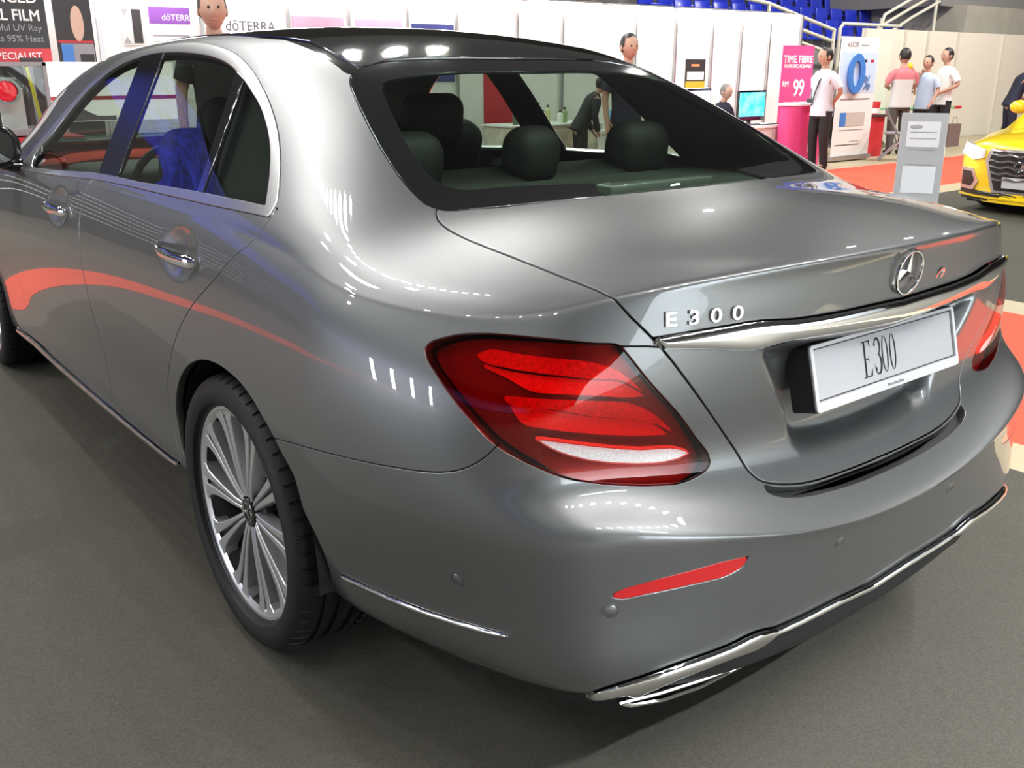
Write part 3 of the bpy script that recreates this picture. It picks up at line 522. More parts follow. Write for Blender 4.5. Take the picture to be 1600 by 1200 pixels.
# ---- windscreen
WSC=[(-.50,1.70),(-.60,1.86),(-.67,2.08),(-.735,2.36),(-.72,2.50),(-.45,2.62),(0,2.66),(.2,2.66),(.2,1.74),(0,1.74),(-.35,1.72)]
ws,body=cutout(body,WSC,chT,gap=.002,mask=lambda P:P[:,2]>.98)
panel_obj(ws,'windscreen',GL_REAR,car,both=True,depth=.006)
# ---- roof
def closeroof(k): return OUT[k]+[(.43,.5),(.43,1.72),(0,1.70),(-.36,1.68),(-.475,1.60),(-.48,1.2),(-.46,.95)]
rb=[p for p in OUT['T_roofblack']]; 
RBL=[(-.515,1.1),(-.512,.8),(-.51,.66),(-.508,.53)]+[p for p in OUT['T_roofblack'] if p[1]<.45]+[(.43,1.70),(0,1.69),(-.38,1.665),(-.50,1.60),(-.515,1.4)]
RGL=[(-.488,1.1),(-.486,.8),(-.482,.6)]+[p for p in OUT['T_roofglass'] if p[1]<.45]+[(.43,1.66),(0,1.65),(-.37,1.63),(-.475,1.56),(-.488,1.4)]
rb_,body=cutout(body,RBL,chT,gap=.0015,mask=lambda P:P[:,2]>1.2)
rgl,rst=cutout(rb_,RGL,chT,gap=.002,mask=lambda P:P[:,2]>1.2)
panel_obj(rgl,'roof_glass',GLOSSBLACK,car,both=True,depth=.01,offset=.002,label='gloss black glass roof')
panel_obj(rst,'roof_moulding',GLOSSBLACK,car,both=True,depth=.008,offset=-.003)
# ---- side windows
dlo,body=cutout(body,'dlo',gap=.002)
gls,trim=cutout(dlo,'dglass',gap=.001)
pair(trim,'window_trim',SATIN,car,depth=.012,offset=.002,label='satin chrome window surround')
bp,gls=cutout(gls,'bpillar',gap=.0016)
dv,gls=cutout(gls,'divider',gap=.0012)
AP=[(2.4,.9),(1.77,1.02),(1.70,1.06),(1.665,1.12),(1.75,1.20),(2.4,1.2)]
pair(bp,'door_pillar',mat('pillar black',(.006,.006,.007),.18,spec=.35),car,depth=.01,offset=.002)
pair(dv,'quarter_divider',GLOSSBLACK,car,depth=.01,offset=.003)
bl=lambda y0,y1:(lambda p:p)
fr,re=split(gls,1.12-gls.P[:,1]) if False else (None,None)
# separate the connected panes
def islands(pn):
    par=list(range(len(pn.P)))
    def fd(a):
        while par[a]!=a: par[a]=par[par[a]]; a=par[a]
        return a
    for f in pn.F:
        r=fd(f[0])
        for i in f[1:]: par[fd(i)]=r
    g={}
    for f in pn.F: g.setdefault(fd(f[0]),[]).append(f)
    return [Panel(pn.P,pn.N,v).compact() for v in sorted(g.values(),key=len,reverse=True)]
panes=[p for p in islands(gls) if len(p.F)>40]
panes.sort(key=lambda p:-p.P[:,1].mean())
PANES=panes
# ---- tail lamp
lamp,body=cutout(body,'lamp',gap=.0022)
# ---- boot lid
lid,body=cutout(body,'lid',gap=.0028)
# ---- bumper
bump,body=cutout(body,'bumper',gap=.0022,mask=lambda P:P[:,1]<-.05,far=3)
# ---- sill chrome strip
st=OUT['S_sill_top'][1:]; sb=OUT['S_sill_bot']
SILL=[(2.47,.279)]+[p for p in st if p[1]>0 and p[0]<2.46]+[(.452,.312)]+[(.60,.286),(.9,.281),(1.2,.278),(1.7,.275),(2.1,.278),(2.4,.262)]
sill,body=cutout(body,SILL,chS,gap=.001,mask=lm)
sill=bulge(refine(sill,2),SILL,.012,.014,.003,chS)
# ---- doors
rd=OUT['S_rdoor']
sy=[(p[0],p[1]+.004) for p in st if .46<p[0]<1.03]
RD=[(-.187,1.075)]+rd[:-1]+[(.418,.325)]+sorted(sy)+[(1.03,.313),(1.035,.6),(1.03,.9),(1.02,1.09)]
FD=[(1.04,1.09),(1.03+.004,.9),(1.039,.6),(1.034,.313)]+[(1.14,.313),(1.7,.309),(2.1,.312),(2.16,.33),(2.175,.5),(2.15,.75),(2.10,.95),(2.06,1.03),(2.0,1.09)]
rdoor,body=cutout(body,RD,chS,gap=.002,mask=lm)
fdoor,body=cutout(body,FD,chS,gap=.002,mask=lm)
# handle recess: a real scoop pressed into the door skin
def scoop(pn,c,ry,rz,dep):
    q=np.hypot((pn.P[:,1]-c[0])/ry,(pn.P[:,2]-c[1])/rz); pn.P[:,0]+=np.where(pn.P[:,0]<0,1,-1)*dep*np.clip(1-q*q,0,1)**1.3
    return pn.normals()
def near(pn,c,r):
    a,b=split(pn,np.hypot(pn.P[:,1]-c[0],pn.P[:,2]-c[1])-r); return a,b
HC=((.205,.937),(1.30,.928))
rdoor=scoop(rdoor,HC[0],.122,.064,.026); fdoor=scoop(fdoor,HC[1],.122,.064,.026)
RDO=pair(rdoor,'rear_door',PAINT,car); FDO=pair(fdoor,'front_door',PAINT,car)
for pn,pr,nm in ((panes[0],FDO,'side_window'),(panes[1],RDO,'side_window'),(panes[2],RDO,'quarter_window')):
    ap=None
    pair(pn,nm,GL_SIDE,pr,depth=0)
def sgn(o): return -1
# mirror base triangle in front of the front pane is part of the mirror foot below
def handle(c,parent,s):
    # tapered pull bar with a wide lock end, standing off the skin
    b=MB(); pts=[];R=[]
    y0=c[0]+.135; n=22
    for i in range(n+1):
        t=i/n; y=y0-.268*t
        out=.038*math.sin(PI*min(1,max(0,t*.94+.03)))**.55
        x0=-.906-.004*t
        pts.append((x0+.004-out,y,c[1]+.006-.010*t)); 
        w=.30+.70*sstep(t*1.5)
        R.append(.0135*w*(1 if t<.93 else math.sqrt(max(.05,1-((t-.93)/.08)**2))))
    V=[];F=[];k=12
    for i,p in enumerate(pts):
        for j in range(k):
            q=2*PI*j/k; V.append((p[0]+R[i]*.62*math.cos(q),p[1],p[2]+R[i]*1.25*math.sin(q)))
    for i in range(n):
        for j in range(k): F.append((i*k+j,i*k+(j+1)%k,(i+1)*k+(j+1)%k,(i+1)*k+j))
    F+= [tuple(range(k-1,-1,-1)),tuple(n*k+j for j in range(k))]
    b.add(V,F)
    if s>0: b.v=[(-x,y,z) for x,y,z in b.v]; b.f=[tuple(reversed(f)) for f in b.f]
    o=b.build('door_handle',CHROME,parent,smooth=True,label='chrome pull handle')
    g=MB(); g.ball((-.934*-s if False else s*.936,c[1] and c[0]-.098,c[1]-.004),(.004,.010,.010),12,8); 
for s,i in ((-1,0),(1,1)):
    handle(HC[0],RDO[i],s); handle(HC[1],FDO[i],s)
pair(sill,'sill_strip',CHROME,car,depth=.01,label='chrome sill strip')
# ---- boot lid with number plate recess and chrome bar
def recess_disp(pn):
    d=-sdf(OUT['recess'],chO(pn.P)); pn.P=pn.P.copy(); pn.P[:,1]+=.040*sstep(d/.040); return pn
bar,lid=cutout(lid,'bar',gap=.0008)
lid=recess_disp(lid).normals()
LID=panel_obj(lid,'boot_lid',PAINT,car,both=True)
bar=bulge(refine(bar,2),'bar',.010,.020,.006)
panel_obj(bar,'chrome_bar',CHROME,LID,both=True,depth=.03,label='chrome handle bar')
# ---- bumper fittings
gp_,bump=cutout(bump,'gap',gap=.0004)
rf,bump=cutout(bump,'reflector',gap=.0012)
sc_,bump=cutout(bump,'sidechrome',gap=.0006)
ch_,bump=cutout(bump,'chrome',gap=.0006)
LOWER=[tuple(p) for p in OUT['chrome'][:NCH]]
LOWER=[(LOWER[0][0]-.004,LOWER[0][1]-.004)]+[(u,w-.006) for u,w in LOWER]+[(LOWER[-1][0]+.3,LOWER[-1][1]-.02),(LOWER[-1][0]+.3,-1.5),(LOWER[0][0]+.03,-1.5)]
dif,bump=cutout(bump,LOWER,gap=0,far=3)
BUMP=panel_obj(bump,'rear_bumper',PAINT,car,both=True,depth=.02)
panel_obj(gp_,'ledge_shade',DARK,BUMP,both=True,depth=0,offset=-.022)  # bumper ledge below the lid, its shade put in as dark colour
pair(rf,'reflector',REFL,BUMP,depth=.008,offset=-.001,label='red reflector')
pair(bulge(refine(sc_,2),'sidechrome',.006,.010,.001),'side_strip',CHROME,BUMP,depth=.006,label='chrome strip')
panel_obj(bulge(refine(ch_,2),'chrome',.014,.016,.002),'lower_trim',CHROME,BUMP,both=True,depth=.012,label='chrome lower trim')
SENS=[((-.8265,-.8014,.5024),(-.939,-.26,-.224)),((-.6897,-1.0383,.5034),(-.471,-.882,.002)),((-.1973,-1.136,.509),(-.045,-.985,-.169))]
for p,n in SENS:
    for s in (1,-1):
        pp=Vector((p[0]*s,p[1],p[2])); nn=Vector((n[0]*s,n[1],n[2])).normalized()
        q=nn.to_track_quat('Z','Y').to_matrix().to_4x4(); q.translation=pp
        b=MB(); b.lathe([(0.,.0012),(.0105,.0012),(.0118,.0002),(.0125,-.003),(.0135,-.003),(.0138,.0008),(.0145,.0008),(.0148,-.004)],24,q)
        b.build('parking_sensor',PAINT,BUMP,smooth=True)
# ---- tail lamps: lens, deep body, light guides, reverse light
wl_,rl_=cutout(lamp,'l_white',gap=0)
LP=pair(rl_,'tail_lamp',LENS,car,depth=.032,label='red tail lamp')
pair(wl_,'clear_lens',glassmat('clear lamp lens',(.92,.92,.92),1.5),LP,depth=0)
pair(lamp,'lamp_body',REDD,LP,depth=0,offset=-.030)
for k,m,off,nm in (('l_bar1',REDB,-.016,'light_guide'),('l_bar2',REDB,-.016,'light_guide'),('l_glow1',REDG,-.024,'light_chamber'),('l_glow2',REDG,-.024,'light_chamber'),('l_white',CLEARB,-.005,'reverse_light')):
    a,_=cutout(lamp,k,gap=0); a=refine(a,1)
    pair(a,nm,m,LP,depth=(.006 if k=='l_white' else 0),offset=off)
# ---- remaining shell
panel_obj(body,'body_shell',PAINT,car,both=True,depth=.018)
# ---- inner skins
_,liner=cutout(liner,'rear_glass',gap=0); _,liner=cutout(liner,WSC,chT,gap=0,mask=lambda P:P[:,2]>.98); _,liner=split(liner,np.maximum(sdf(OUT['dglass'],chO(liner.P)),.7*(.20+.8*(liner.P[:,2]-1.06)-liner.P[:,1])))
lo,hi=split(liner,liner.P[:,2]-1.0)
panel_obj(hi,'headlining',LINING,car,both=True,depth=0,offset=-.03)
panel_obj(lo,'inner_body',CABIN,car,both=True,depth=0,offset=-.085)
b=MB()
b.box((0,1.65,.214),(1.30,3.7,.05)); b.box((0,-.50,.26),(.96,.70,.06)); b.build('underbody',DARK,car)
for s in (-1,1):
    for y in (0,2.939):
        b=MB(); n=28; V=[];F=[]
        for i in range(n+1):
            a=-.10+(PI+.2)*i/n
            for x in (.89,.86,.50): V.append((s*x,y+.385*math.cos(a),.335+.385*math.sin(a)))
        for i in range(n):
            for j in range(2): F.append((i*3+j,i*3+j+1,i*3+4+j,i*3+3+j))
        b.add(V,F); b.prism([(p_[0],p_[1]) for p_ in circ((0,0),.325,28)],.01,Matrix.Translation((s*.5,y,.335))@Matrix.Rotation(PI/2,4,'Y'))
        b.build('wheel_arch_liner',DARK,car)
# ------------------------------------------------------------------ wheels
def wheel_mesh(s):
    X=Matrix.Rotation(s*PI/2,4,'Y')   # local z -> outboard
    R0=.338; W=.235
    b=MB()
    # tyre: profile from bead to tread, four grooves, shoulder blocks
    half=[(.267,.100),(.272,.112),(.286,.1185),(.303,.1185),(.318,.114),(.326,.107),(.3315,.099),(.3345,.090),(.3358,.082)]
    prof=[(r,z) for r,z in half]
    tread=[]
    for g in (.060,.022,-.022,-.060):
        w=.0075; rr=.3375
        tread+=[(rr,g+w),(rr-.008,g+w-.001),(rr-.008,g-w+.001),(rr,g-w)]
    prof=prof+tread+[(r,-z) for r,z in reversed(half)]
    V=[];F=[];m=len(prof); ang=[]
    for k in range(56):
        a0=2*PI*k/56; st_=2*PI/56
        ang+=[(a0,0),(a0+st_*.40,0),(a0+st_*.78,0),(a0+st_*.82,1),(a0+st_*.96,1)]
    n=len(ang)
    for q,cg in ang:
        for i,(r,z) in enumerate(prof):
            rr=r-(.004 if cg and (6<=i<=9 or m-10<=i<=m-7) else 0)
            V.append((rr*math.cos(q),rr*math.sin(q),z))
    for k in range(n):
        k2=(k+1)%n
        for i in range(m-1): F.append((k*m+i,k2*m+i,k2*m+i+1,k*m+i+1))
    b.add([X@Vector(v) for v in V],F); tyre=b
    # rim barrel + lip
    rim=MB()
    rim.lathe([(.225,-.11),(.232,-.05),(.236,.02),(.243,.070),(.249,.088),(.2545,.091),(.2605,.0935),(.2635,.098),(.2685,.101),(.2715,.097)],72,X)
    rim.lathe([(.0,.010),(.22,.0),(.225,-.11)],48,X)
    # ten twin spokes: two machined ribs around a grey groove
    face=MB(); groove=MB()
    for k in range(10):
        a=2*PI*k/10+PI/2
        Rz=Matrix.Rotation(a,4,'Z')
        prof_=[(.038,.0062,.0046,.080),(.070,.0074,.0052,.084),(.110,.0096,.0064,.086),(.155,.0126,.0080,.087),(.195,.0160,.0100,.088),(.222,.0205,.0135,.0900),(.240,.0290,.0210,.0915),(.255,.0470,.0370,.0940)]
        for sd in (-1,1):
            V=[];F=[]
            for r,c,w,z in prof_:
                for yy,zz in ((c-w,z-.034),(c-w,z-.002),(c-w+.002,z),(c+w-.002,z),(c+w,z-.002),(c+w,z-.034)):
                    V.append(X@Rz@Vector((r,sd*yy,zz)))
            k6=6
            for i in range(len(prof_)-1):
                for j in range(5):
                    f=(i*k6+j,i*k6+j+1,(i+1)*k6+j+1,(i+1)*k6+j); F.append(f)
            face.add(V,F)
        V=[];F=[]
        for r,c,w,z in prof_:
            for yy,zz in ((-c,z-.006),(0,z-.011),(c,z-.006)): V.append(X@Rz@Vector((r,yy,zz)))
        for i in range(len(prof_)-1):
            for j in range(2): F.append((i*3+j,i*3+j+1,(i+1)*3+j+1,(i+1)*3+j))
        groove.add(V,F)
    face.lathe([(.240,.088),(.246,.0915),(.2545,.0950),(.2610,.0955),(.2625,.0940)],90,X)
    groove.lathe([(.0,.066),(.050,.066),(.062,.060),(.070,.03)],40,X)
    for k in range(5):
        a=2*PI*k/5+PI/10+PI/2
        groove.lathe([(0,.078),(.007,.078),(.0085,.074),(.0085,.060)],12,X@Matrix.Rotation(a,4,'Z')@Matrix.Translation((.052,0,0)))
    cap=MB(); cap.lathe([(0,.083),(.024,.083),(.028,.0845),(.030,.083),(.0335,.083),(.0345,.080),(.0345,.06)],40,X)
    star=MB(); star.lathe([(.0215,.0835),(.0222,.0862),(.0242,.0862),(.025,.0835)],40,X)
    for k in range(3):
        a=2*PI*k/3+PI/2; Rz=Matrix.Rotation(a,4,'Z')
        star.add([X@Rz@Vector(v) for v in ((.022,0,.0855),(.003,.0042,.084),(.003,-.0042,.084),(0,0,.088))],[(0,1,3),(0,3,2),(1,2,3)])
    disc=MB(); disc.lathe([(.07,.020),(.165,.020),(.168,.018),(.168,.0),(.165,-.002),(.07,-.002)],48,X)
    return tyre,rim,face,groove,cap,star,disc
for s in (-1,1):
    parts=wheel_mesh(s)
    for y in (0.,2.939):
        loc=(s*.797,y,.340)
        rimo=parts[1].build('wheel',ALLOYG,car,smooth=True,loc=loc)
        for nm,mb,m in (('tyre',parts[0],RUBBER),('spokes',parts[2],ALLOY),('spoke_grooves',parts[3],ALLOYG),('centre_cap',parts[4],GLOSSBLACK),('cap_star',parts[5],CHROME),('brake_disc',parts[6],mat('brake disc',(.35,.35,.36),.35,1.))):
            mb.build(nm,m,rimo,smooth=nm not in('spokes','spoke_grooves'))
# ------------------------------------------------------------------ badges
from mathutils.bvhtree import BVHTree
RZ=lambda a:Matrix.Rotation(a,4,'Z')
def rear_frame(p,n,up=(0,0,1)):
    n=Vector(n).normalized(); x=Vector(up).cross(n).normalized(); y=n.cross(x); return frame(p,x,y,n)
_h=BVHTree.FromPolygons([tuple(p) for p in lid.P],[tuple(map(int,f)) for f in lid.F]).ray_cast(Vector((-.001,-3,.984)),Vector((0,1,0))); STARY=_h[0].y-.004; STARN=(0,_h[1].y,_h[1].z)
b=MB(); M0=rear_frame((0,STARY,.984),STARN)
ring=[(.0435,-.003),(.0435,.0),(.0428,.002),(.0410,.0026),(.0392,.002),(.0385,.0),(.0385,-.003)]
b.lathe(ring,56,M0@Matrix.Translation((0,0,.004)))
for k in range(3):
    a=2*PI*k/3+PI/2; Rz=M0@Matrix.Rotation(a,4,'Z')
    b.add([Rz@Vector(v) for v in ((.040,0,.001),(.0035,.0058,.0005),(.0035,-.0058,.0005),(0,0,.0055),(.040,0,-.005),(.0035,.0058,-.005),(.0035,-.0058,-.005))],[(0,1,3),(0,3,2),(0,4,5,1),(2,6,4,0)])
b.build('star_emblem',CHROME,LID,smooth=True)
b=MB(); b.lathe([(0,.001),(.009,.001),(.011,.004),(.014,.004),(.015,-.004)],28,rear_frame((.137,-1.078,.962),(.04,-.94,-.33))); b.build('camera_lens',CHROME,LID,smooth=True)
for s_,x0,x1 in (('E',-.5535,-.515),('3',-.500,-.468),('0',-.464,-.432),('0',-.428,-.400)):
    pass
def badge_pt(x,z):
    # on the lid skin at this x,z
    h=SKIN.ray_cast(Vector((x,-3,z)),Vector((0,1,0))); return h[0],h[1]
from mathutils.bvhtree import BVHTree
SKIN=BVHTree.FromPolygons([tuple(p) for p in lid.P],[tuple(map(int,f)) for f in lid.F])
BX=[('E',-.5435),('3',-.5045),('0',-.4655),('0',-.4250)]
bad=None
for ch,x in BX:
    z=.9615; h=badge_pt(x,z)
    n=Vector(h[1]); M1=rear_frame(h[0]+n*.001,n)
    o=text_mesh('badge_letter',ch,.0335,CHROME,LID,M1,extrude=.0025,bevel=.0009,xscale=1.36)
# ------------------------------------------------------------------ number plate
PM=frame((0,-1.0775,.819),(1,0,0),(0,math.sin(.256),math.cos(.256)))   # local x right, y up, z towards the viewer
PM[0][2]*=1
zz=Vector((1,0,0)).cross(Vector((0,math.sin(.256),math.cos(.256))))
b=MB()
def rrect(w,h,r,n=5):
    P=[]
    for cx,cy,a0 in ((w/2-r,h/2-r,0),(-w/2+r,h/2-r,PI/2),(-w/2+r,-h/2+r,PI),(w/2-r,-h/2+r,1.5*PI)):
        for i in range(n+1): a=a0+PI/2*i/n; P.append((cx+r*math.cos(a),cy+r*math.sin(a)))
    return P
b.prism(rrect(.494,.1235,.008),.048,PM@Matrix.Translation((0,0,-.052)))
PL=b.build('number_plate',DARK,LID,label='white display plate in a black holder')
b=MB(); o_=rrect(.490,.1213,.008); i_=rrect(.472,.0985,.003); i_=[(x,y+.0058) for x,y in i_]; n=len(o_)
Vv=[PM@Vector((x,y,-.004)) for x,y in o_]+[PM@Vector((x,y,.0)) for x,y in o_]+[PM@Vector((x,y,.0)) for x,y in i_]+[PM@Vector((x,y,-.006)) for x,y in i_]
b.add(Vv,[(k*n+i,k*n+(i+1)%n,(k+1)*n+(i+1)%n,(k+1)*n+i) for k in range(3) for i in range(n)]); b.build('plate_frame',PLATEW,PL)
b=MB(); b.prism(rrect(.472,.0985,.003),.002,PM@Matrix.Translation((0,.0058,-.0055))); b.build('plate_sheet',mat('plate sheet',(.43,.43,.455),.25,coat=.6),PL)
o2=rrect(.468,.0945,.003); i2=rrect(.464,.0905,.003); b=MB(); b.add([PM@Vector((x,y+.0058,-.0030)) for x,y in o2+i2],[(i,(i+1)%len(o2),len(o2)+(i+1)%len(o2),len(o2)+i) for i in range(len(o2))]); b.build('plate_line',INK,PL)
# serif characters drawn as outlines
def ring2(cx,cy,rx,ry,tx,ty,n=36):
    V=[];F=[]
    for i in range(n):
        a=2*PI*i/n; c,s=math.cos(a),math.sin(a); V+=[(cx+rx*c,cy+ry*s),(cx+(rx-tx)*c,cy+(ry-ty)*s)]
    return V,[(2*i,2*((i+1)%n),2*((i+1)%n)+1,2*i+1) for i in range(n)]
def stroke(pts,ws):
    V=[];n=len(pts)
    for i,(p,w) in enumerate(zip(pts,ws)):
        a=pts[max(0,i-1)];c=pts[min(n-1,i+1)]; t=Vector((c[0]-a[0],c[1]-a[1])).normalized(); V+=[(p[0]-t.y*w/2,p[1]+t.x*w/2),(p[0]+t.y*w/2,p[1]-t.x*w/2)]
    return V,[(2*i,2*i+1,2*i+3,2*i+2) for i in range(n-1)]
def qd(x0,y0,x1,y1): return [(x0,y0),(x1,y0),(x1,y1),(x0,y1)],[(0,1,2,3)]
def glyph(name,parts,x):
    b=MB()
    for V_,F_ in parts: b.add([PM@Vector((x+u,v+.0068,-.0028)) for u,v in V_],F_)
    b.build(name,INK,PL)
H=.0345
glyph('plate_letter',[qd(-.0085,-H,-.0035,H),qd(-.0135,H-.0022,.0125,H),qd(-.0135,-H,.0135,-H+.0022),qd(-.004,-.0012,.007,.0012),([(.0125,H),(.0125,H-.014),(.0075,H-.002)],[(0,2,1)]),([(.0135,-H),(.0150,-H+.016),(.0080,-H+.002)],[(0,1,2)]),([(.0070,-.0075),(.0070,.0075),(.0045,0)],[(0,1,2)])],-.0735)
a3=[(math.radians(200-i*13),) for i in range(0,19)]
up=[(-.0005+.0088*math.cos(math.radians(165-i*14)),.0175+.0165*math.sin(math.radians(165-i*14))) for i in range(18)]
dn=[(-.0005+.0105*math.cos(math.radians(85-i*14)),-.0150+.0190*math.sin(math.radians(85-i*14))) for i in range(20)]
glyph('plate_digit',[stroke(up,[.002+.0032*math.sin(PI*i/17)**1 for i in range(18)]),stroke(dn,[.0015+.0045*math.sin(PI*min(1,i/15))**1 for i in range(20)]),ring2(-.0080,.0235,.0026,.0036,.0026,.0036,16),ring2(-.0082,-.0240,.0030,.0040,.0030,.0040,16)],-.0375)
for x in (-.0130,.0135): glyph('plate_digit',[ring2(0,0,.0108,.0350,.0042,.0016)],x)
text_mesh('plate_dealer_line','Mercedes-Benz',.0085,mat('grey ink',(.25,.25,.27),.5),PL,PM@Matrix.Translation((.008,-.0525,.0008)),extrude=.0002,xscale=1.1)
# ------------------------------------------------------------------ exhaust tips
for s in (-1,1):
    b=MB()
    O=[(-.628,-1.008,.280),(-.55,-1.028,.276),(-.45,-1.045,.271),(-.35,-1.055,.266),(-.295,-1.056,.264),(-.335,-1.050,.258),(-.385,-1.048,.258),(-.455,-1.044,.257),(-.535,-1.026,.255),(-.600,-1.008,.262)]
    P=[(x*-s*1.0 if s>0 else x,y,z) for x,y,z in O]
    P=[(abs(x)*s,y,z) for x,y,z in O]
    b.tube(P,.0045,8,closed=True)
    n=len(P); V=[Vector(p) for p in P]+[Vector((p[0]*.985,p[1]+.13,p[2]+.012)) for p in P]
    b.add(V,[(i,(i+1)%n,n+(i+1)%n,n+i) for i in range(n)])
    b.build('exhaust_tip',CHROME,BUMP,smooth=True,label='chrome exhaust tip')
panel_obj(dif,'lower_valance',DARK,BUMP,both=True,depth=.02)
b=MB(); V=[]
for x,y,z in ((-.60,-.93,.275),(-.5,-.985,.262),(-.40,-1.02,.25),(-.25,-1.035,.24),(0,-1.045,.232)): V.append((x,y,z))
V=V+[(-x,y,z) for x,y,z in V[-2::-1]]; n=len(V); W2=[(x*.9,y+.22,.222) for x,y,z in V]
b.add(V+W2,[(i,i+1,n+i+1,n+i) for i in range(n-1)]); b.build('diffuser',DARK,BUMP,smooth=True)
# ------------------------------------------------------------------ side mirrors
for s in (-1,1):
    b=MB(); b.ball((0,0,0),(.118,.075,.082),24,14)
    b.v=[(x,(y if y>-.02 else -.02+(y+.02)*.15),z*(1-.18*abs(x/.118)**2)) for x,y,z in b.v]
    b.v=[(math.copysign(abs(x/.118)**.7*.118,x),y,math.copysign(min(1,abs(z)/.082)**.75*.082,z)) for x,y,z in b.v]
    b.v=[(s*.968+x,1.99+y,1.075+z) for x,y,z in b.v]
    MO=b.build('side_mirror',GLOSSBLACK,car,smooth=True,label='gloss black door mirror')
    b=MB(); b.tube([(s*.93,2.02,1.02),(s*.88,2.03,1.0),(s*.83,2.03,.99)],[.028,.026,.03],12); b.build('mirror_foot',GLOSSBLACK,MO,smooth=True)
    b=MB(); pl=[(x*.086,z*.058) for x,z in [(math.copysign(abs(math.cos(t))**.6,math.cos(t)),math.copysign(abs(math.sin(t))**.6,math.sin(t))) for t in [2*PI*i/40 for i in range(40)]]]
    b.prism(pl,.004,Matrix.Translation((s*.968,1.954,1.075))@Matrix.Rotation(PI/2,4,'X')@Matrix.Translation((0,0,-.002)))
    b.build('mirror_glass',mat('mirror glass',(.55,.58,.6),.02,1.),MO)
# ------------------------------------------------------------------ cabin
def cushion(c,d,bev,name,m,parent,rot=None):
    b=MB(); b.box(c,d,rot,bev,5); return b.build(name,m,parent,smooth=True)
Rx=lambda a:Matrix.Rotation(a,3,'X')
for x in (-.37,.37):
    st_=cushion((x,1.44,.52),(.52,.56,.18),.07,'front_seat',LEATHER,car)
    cushion((x,1.19,.84),(.50,.17,.66),.07,'backrest',LEATHER,st_,Rx(.28))
    cushion((x,1.06,1.155),(.26,.12,.21),.058,'headrest',LEATHER,st_,Rx(.12))
    b=MB()
    for q in (-.06,.06): b.tube([(x+q,1.08,1.05),(x+q,1.06,1.15)],.006,8)
    b.build('headrest_posts',CHROME,st_,smooth=True)
rs=cushion((0,.45,.50),(1.30,.60,.20),.08,'rear_seat',LEATHER,car)
cushion((0,.12,.80),(1.30,.18,.60),.07,'backrest',LEATHER,rs,Rx(.32))
for x,w in ((-.40,.21),(0,.165),(.40,.21)): cushion((x,.02,1.12),(w,.12,.16),.058,'headrest',LEATHER,rs,Rx(.15))
cushion((0,-.20,1.035),(1.22,.52,.05),.02,'parcel_shelf',mat('grey shelf felt',(.07,.08,.07),.9),car)
cushion((0,-.445,1.085),(.34,.05,.026),.006,'brake_light',mat('brake light housing',(.22,.24,.22),.35,coat=1.),car)
cushion((0,2.05,.86),(1.36,.55,.24),.09,'dashboard',CABIN,car)
b=MB(); 
pts=[(-.37+.185*math.cos(a),1.66+.09*math.sin(a)*.4,.90+.17*math.sin(a)) for a in [2*PI*i/28 for i in range(28)]]
b.tube(pts,.015,8,closed=True); b.box((-.37,1.69,.90),(.16,.05,.07),None,.02); b.box((-.37,1.69,.90),(.34,.02,.03)); b.build('steering_wheel',CABIN,car,smooth=True)
cushion((0,1.62,1.335),(.22,.03,.06),.015,'inner_mirror',GLOSSBLACK,car)

# ------------------------------------------------------------------ the hall: floor, carpets, stand walls
CARPET=mat('grey needle felt carpet',(.078,.074,.062),.95,bump=.5,bscale=450,var=.30,vscale=190,spec=.2)
REDC=mat('red aisle carpet',(.66,.095,.055),.95,bump=.4,bscale=400,var=.12,vscale=150,spec=.2)
TAN=mat('tan hall floor',(.40,.34,.22),.5,var=.06,vscale=3); HALL=mat('olive grey hall floor',(.085,.080,.064),.6,var=.10,vscale=2)
WHITEP=mat('white stand panel',(.80,.79,.77),.55)
ALU=mat('aluminium profile',(.55,.55,.56),.35,.8)
CONC=mat('beige concrete',(.38,.35,.29),.8,var=.1,vscale=2)
WHITE=mat('white print',(.82,.82,.81),.5); BLACKP=mat('black print',(.03,.028,.03),.5); PINK=mat('magenta print',(.75,.06,.24),.45)
PURPLE=mat('purple print',(.22,.07,.36),.5); PINK2=mat('pale pink print',(.75,.30,.42),.5); NAVY=mat('navy print',(.04,.05,.20),.5)
GREYT=mat('grey print',(.30,.30,.33),.5); BLUEP=mat('blue print',(.06,.22,.62),.45); SKYB=mat('pale blue print',(.50,.66,.85),.5); REDP=mat('red print',(.55,.03,.04),.45)
GOLD=mat('gold print',(.65,.45,.04),.45)
def slab(name,x0,x1,y0,y1,z0,z1,m,parent=None):
    b=MB(); b.box(((x0+x1)/2,(y0+y1)/2,(z0+z1)/2),(x1-x0,y1-y0,z1-z0)); return b.build(name,m,parent)
fl=mesh_obj('floor',[(-26,-18,0),(34,-18,0),(34,26,0),(-26,26,0)],[(0,1,2,3)],HALL); fl['kind']='structure'
k=1
for x0,x1,y0,y1 in ((1.64,1.90,-3,3.62),(3.92,4.23,-1.2,3.62),(1.64,14,3.62,4.0),(6,22,5.95,8.3)):
    o=slab('trim_%d'%k,x0,x1,y0,y1,.0002,.0012,TAN); o['kind']='structure'; k+=1
tag(slab('carpet',-1.50,1.64,-7,3.62,.0005,.002,CARPET),'dark grey felt carpet under the grey sedan','carpet')
tag(slab('carpet',4.23,14,-6,3.62,.0005,.002,CARPET),'dark grey felt carpet under the yellow car','carpet')
tag(slab('carpet',-.9,22,4.0,5.95,.0005,.0025,REDC),'long red aisle carpet running behind both cars in front of the booths','carpet')
tag(slab('carpet',1.90,3.92,-1.6,3.99,.0005,.0022,REDC),'red aisle carpet between the two cars at the right edge','carpet')
tag(slab('carpet',-12,-1.0,4.1,4.75,.0005,.0025,REDC),'narrow red carpet strip ahead of the sedan, left of the long red aisle carpet','carpet')
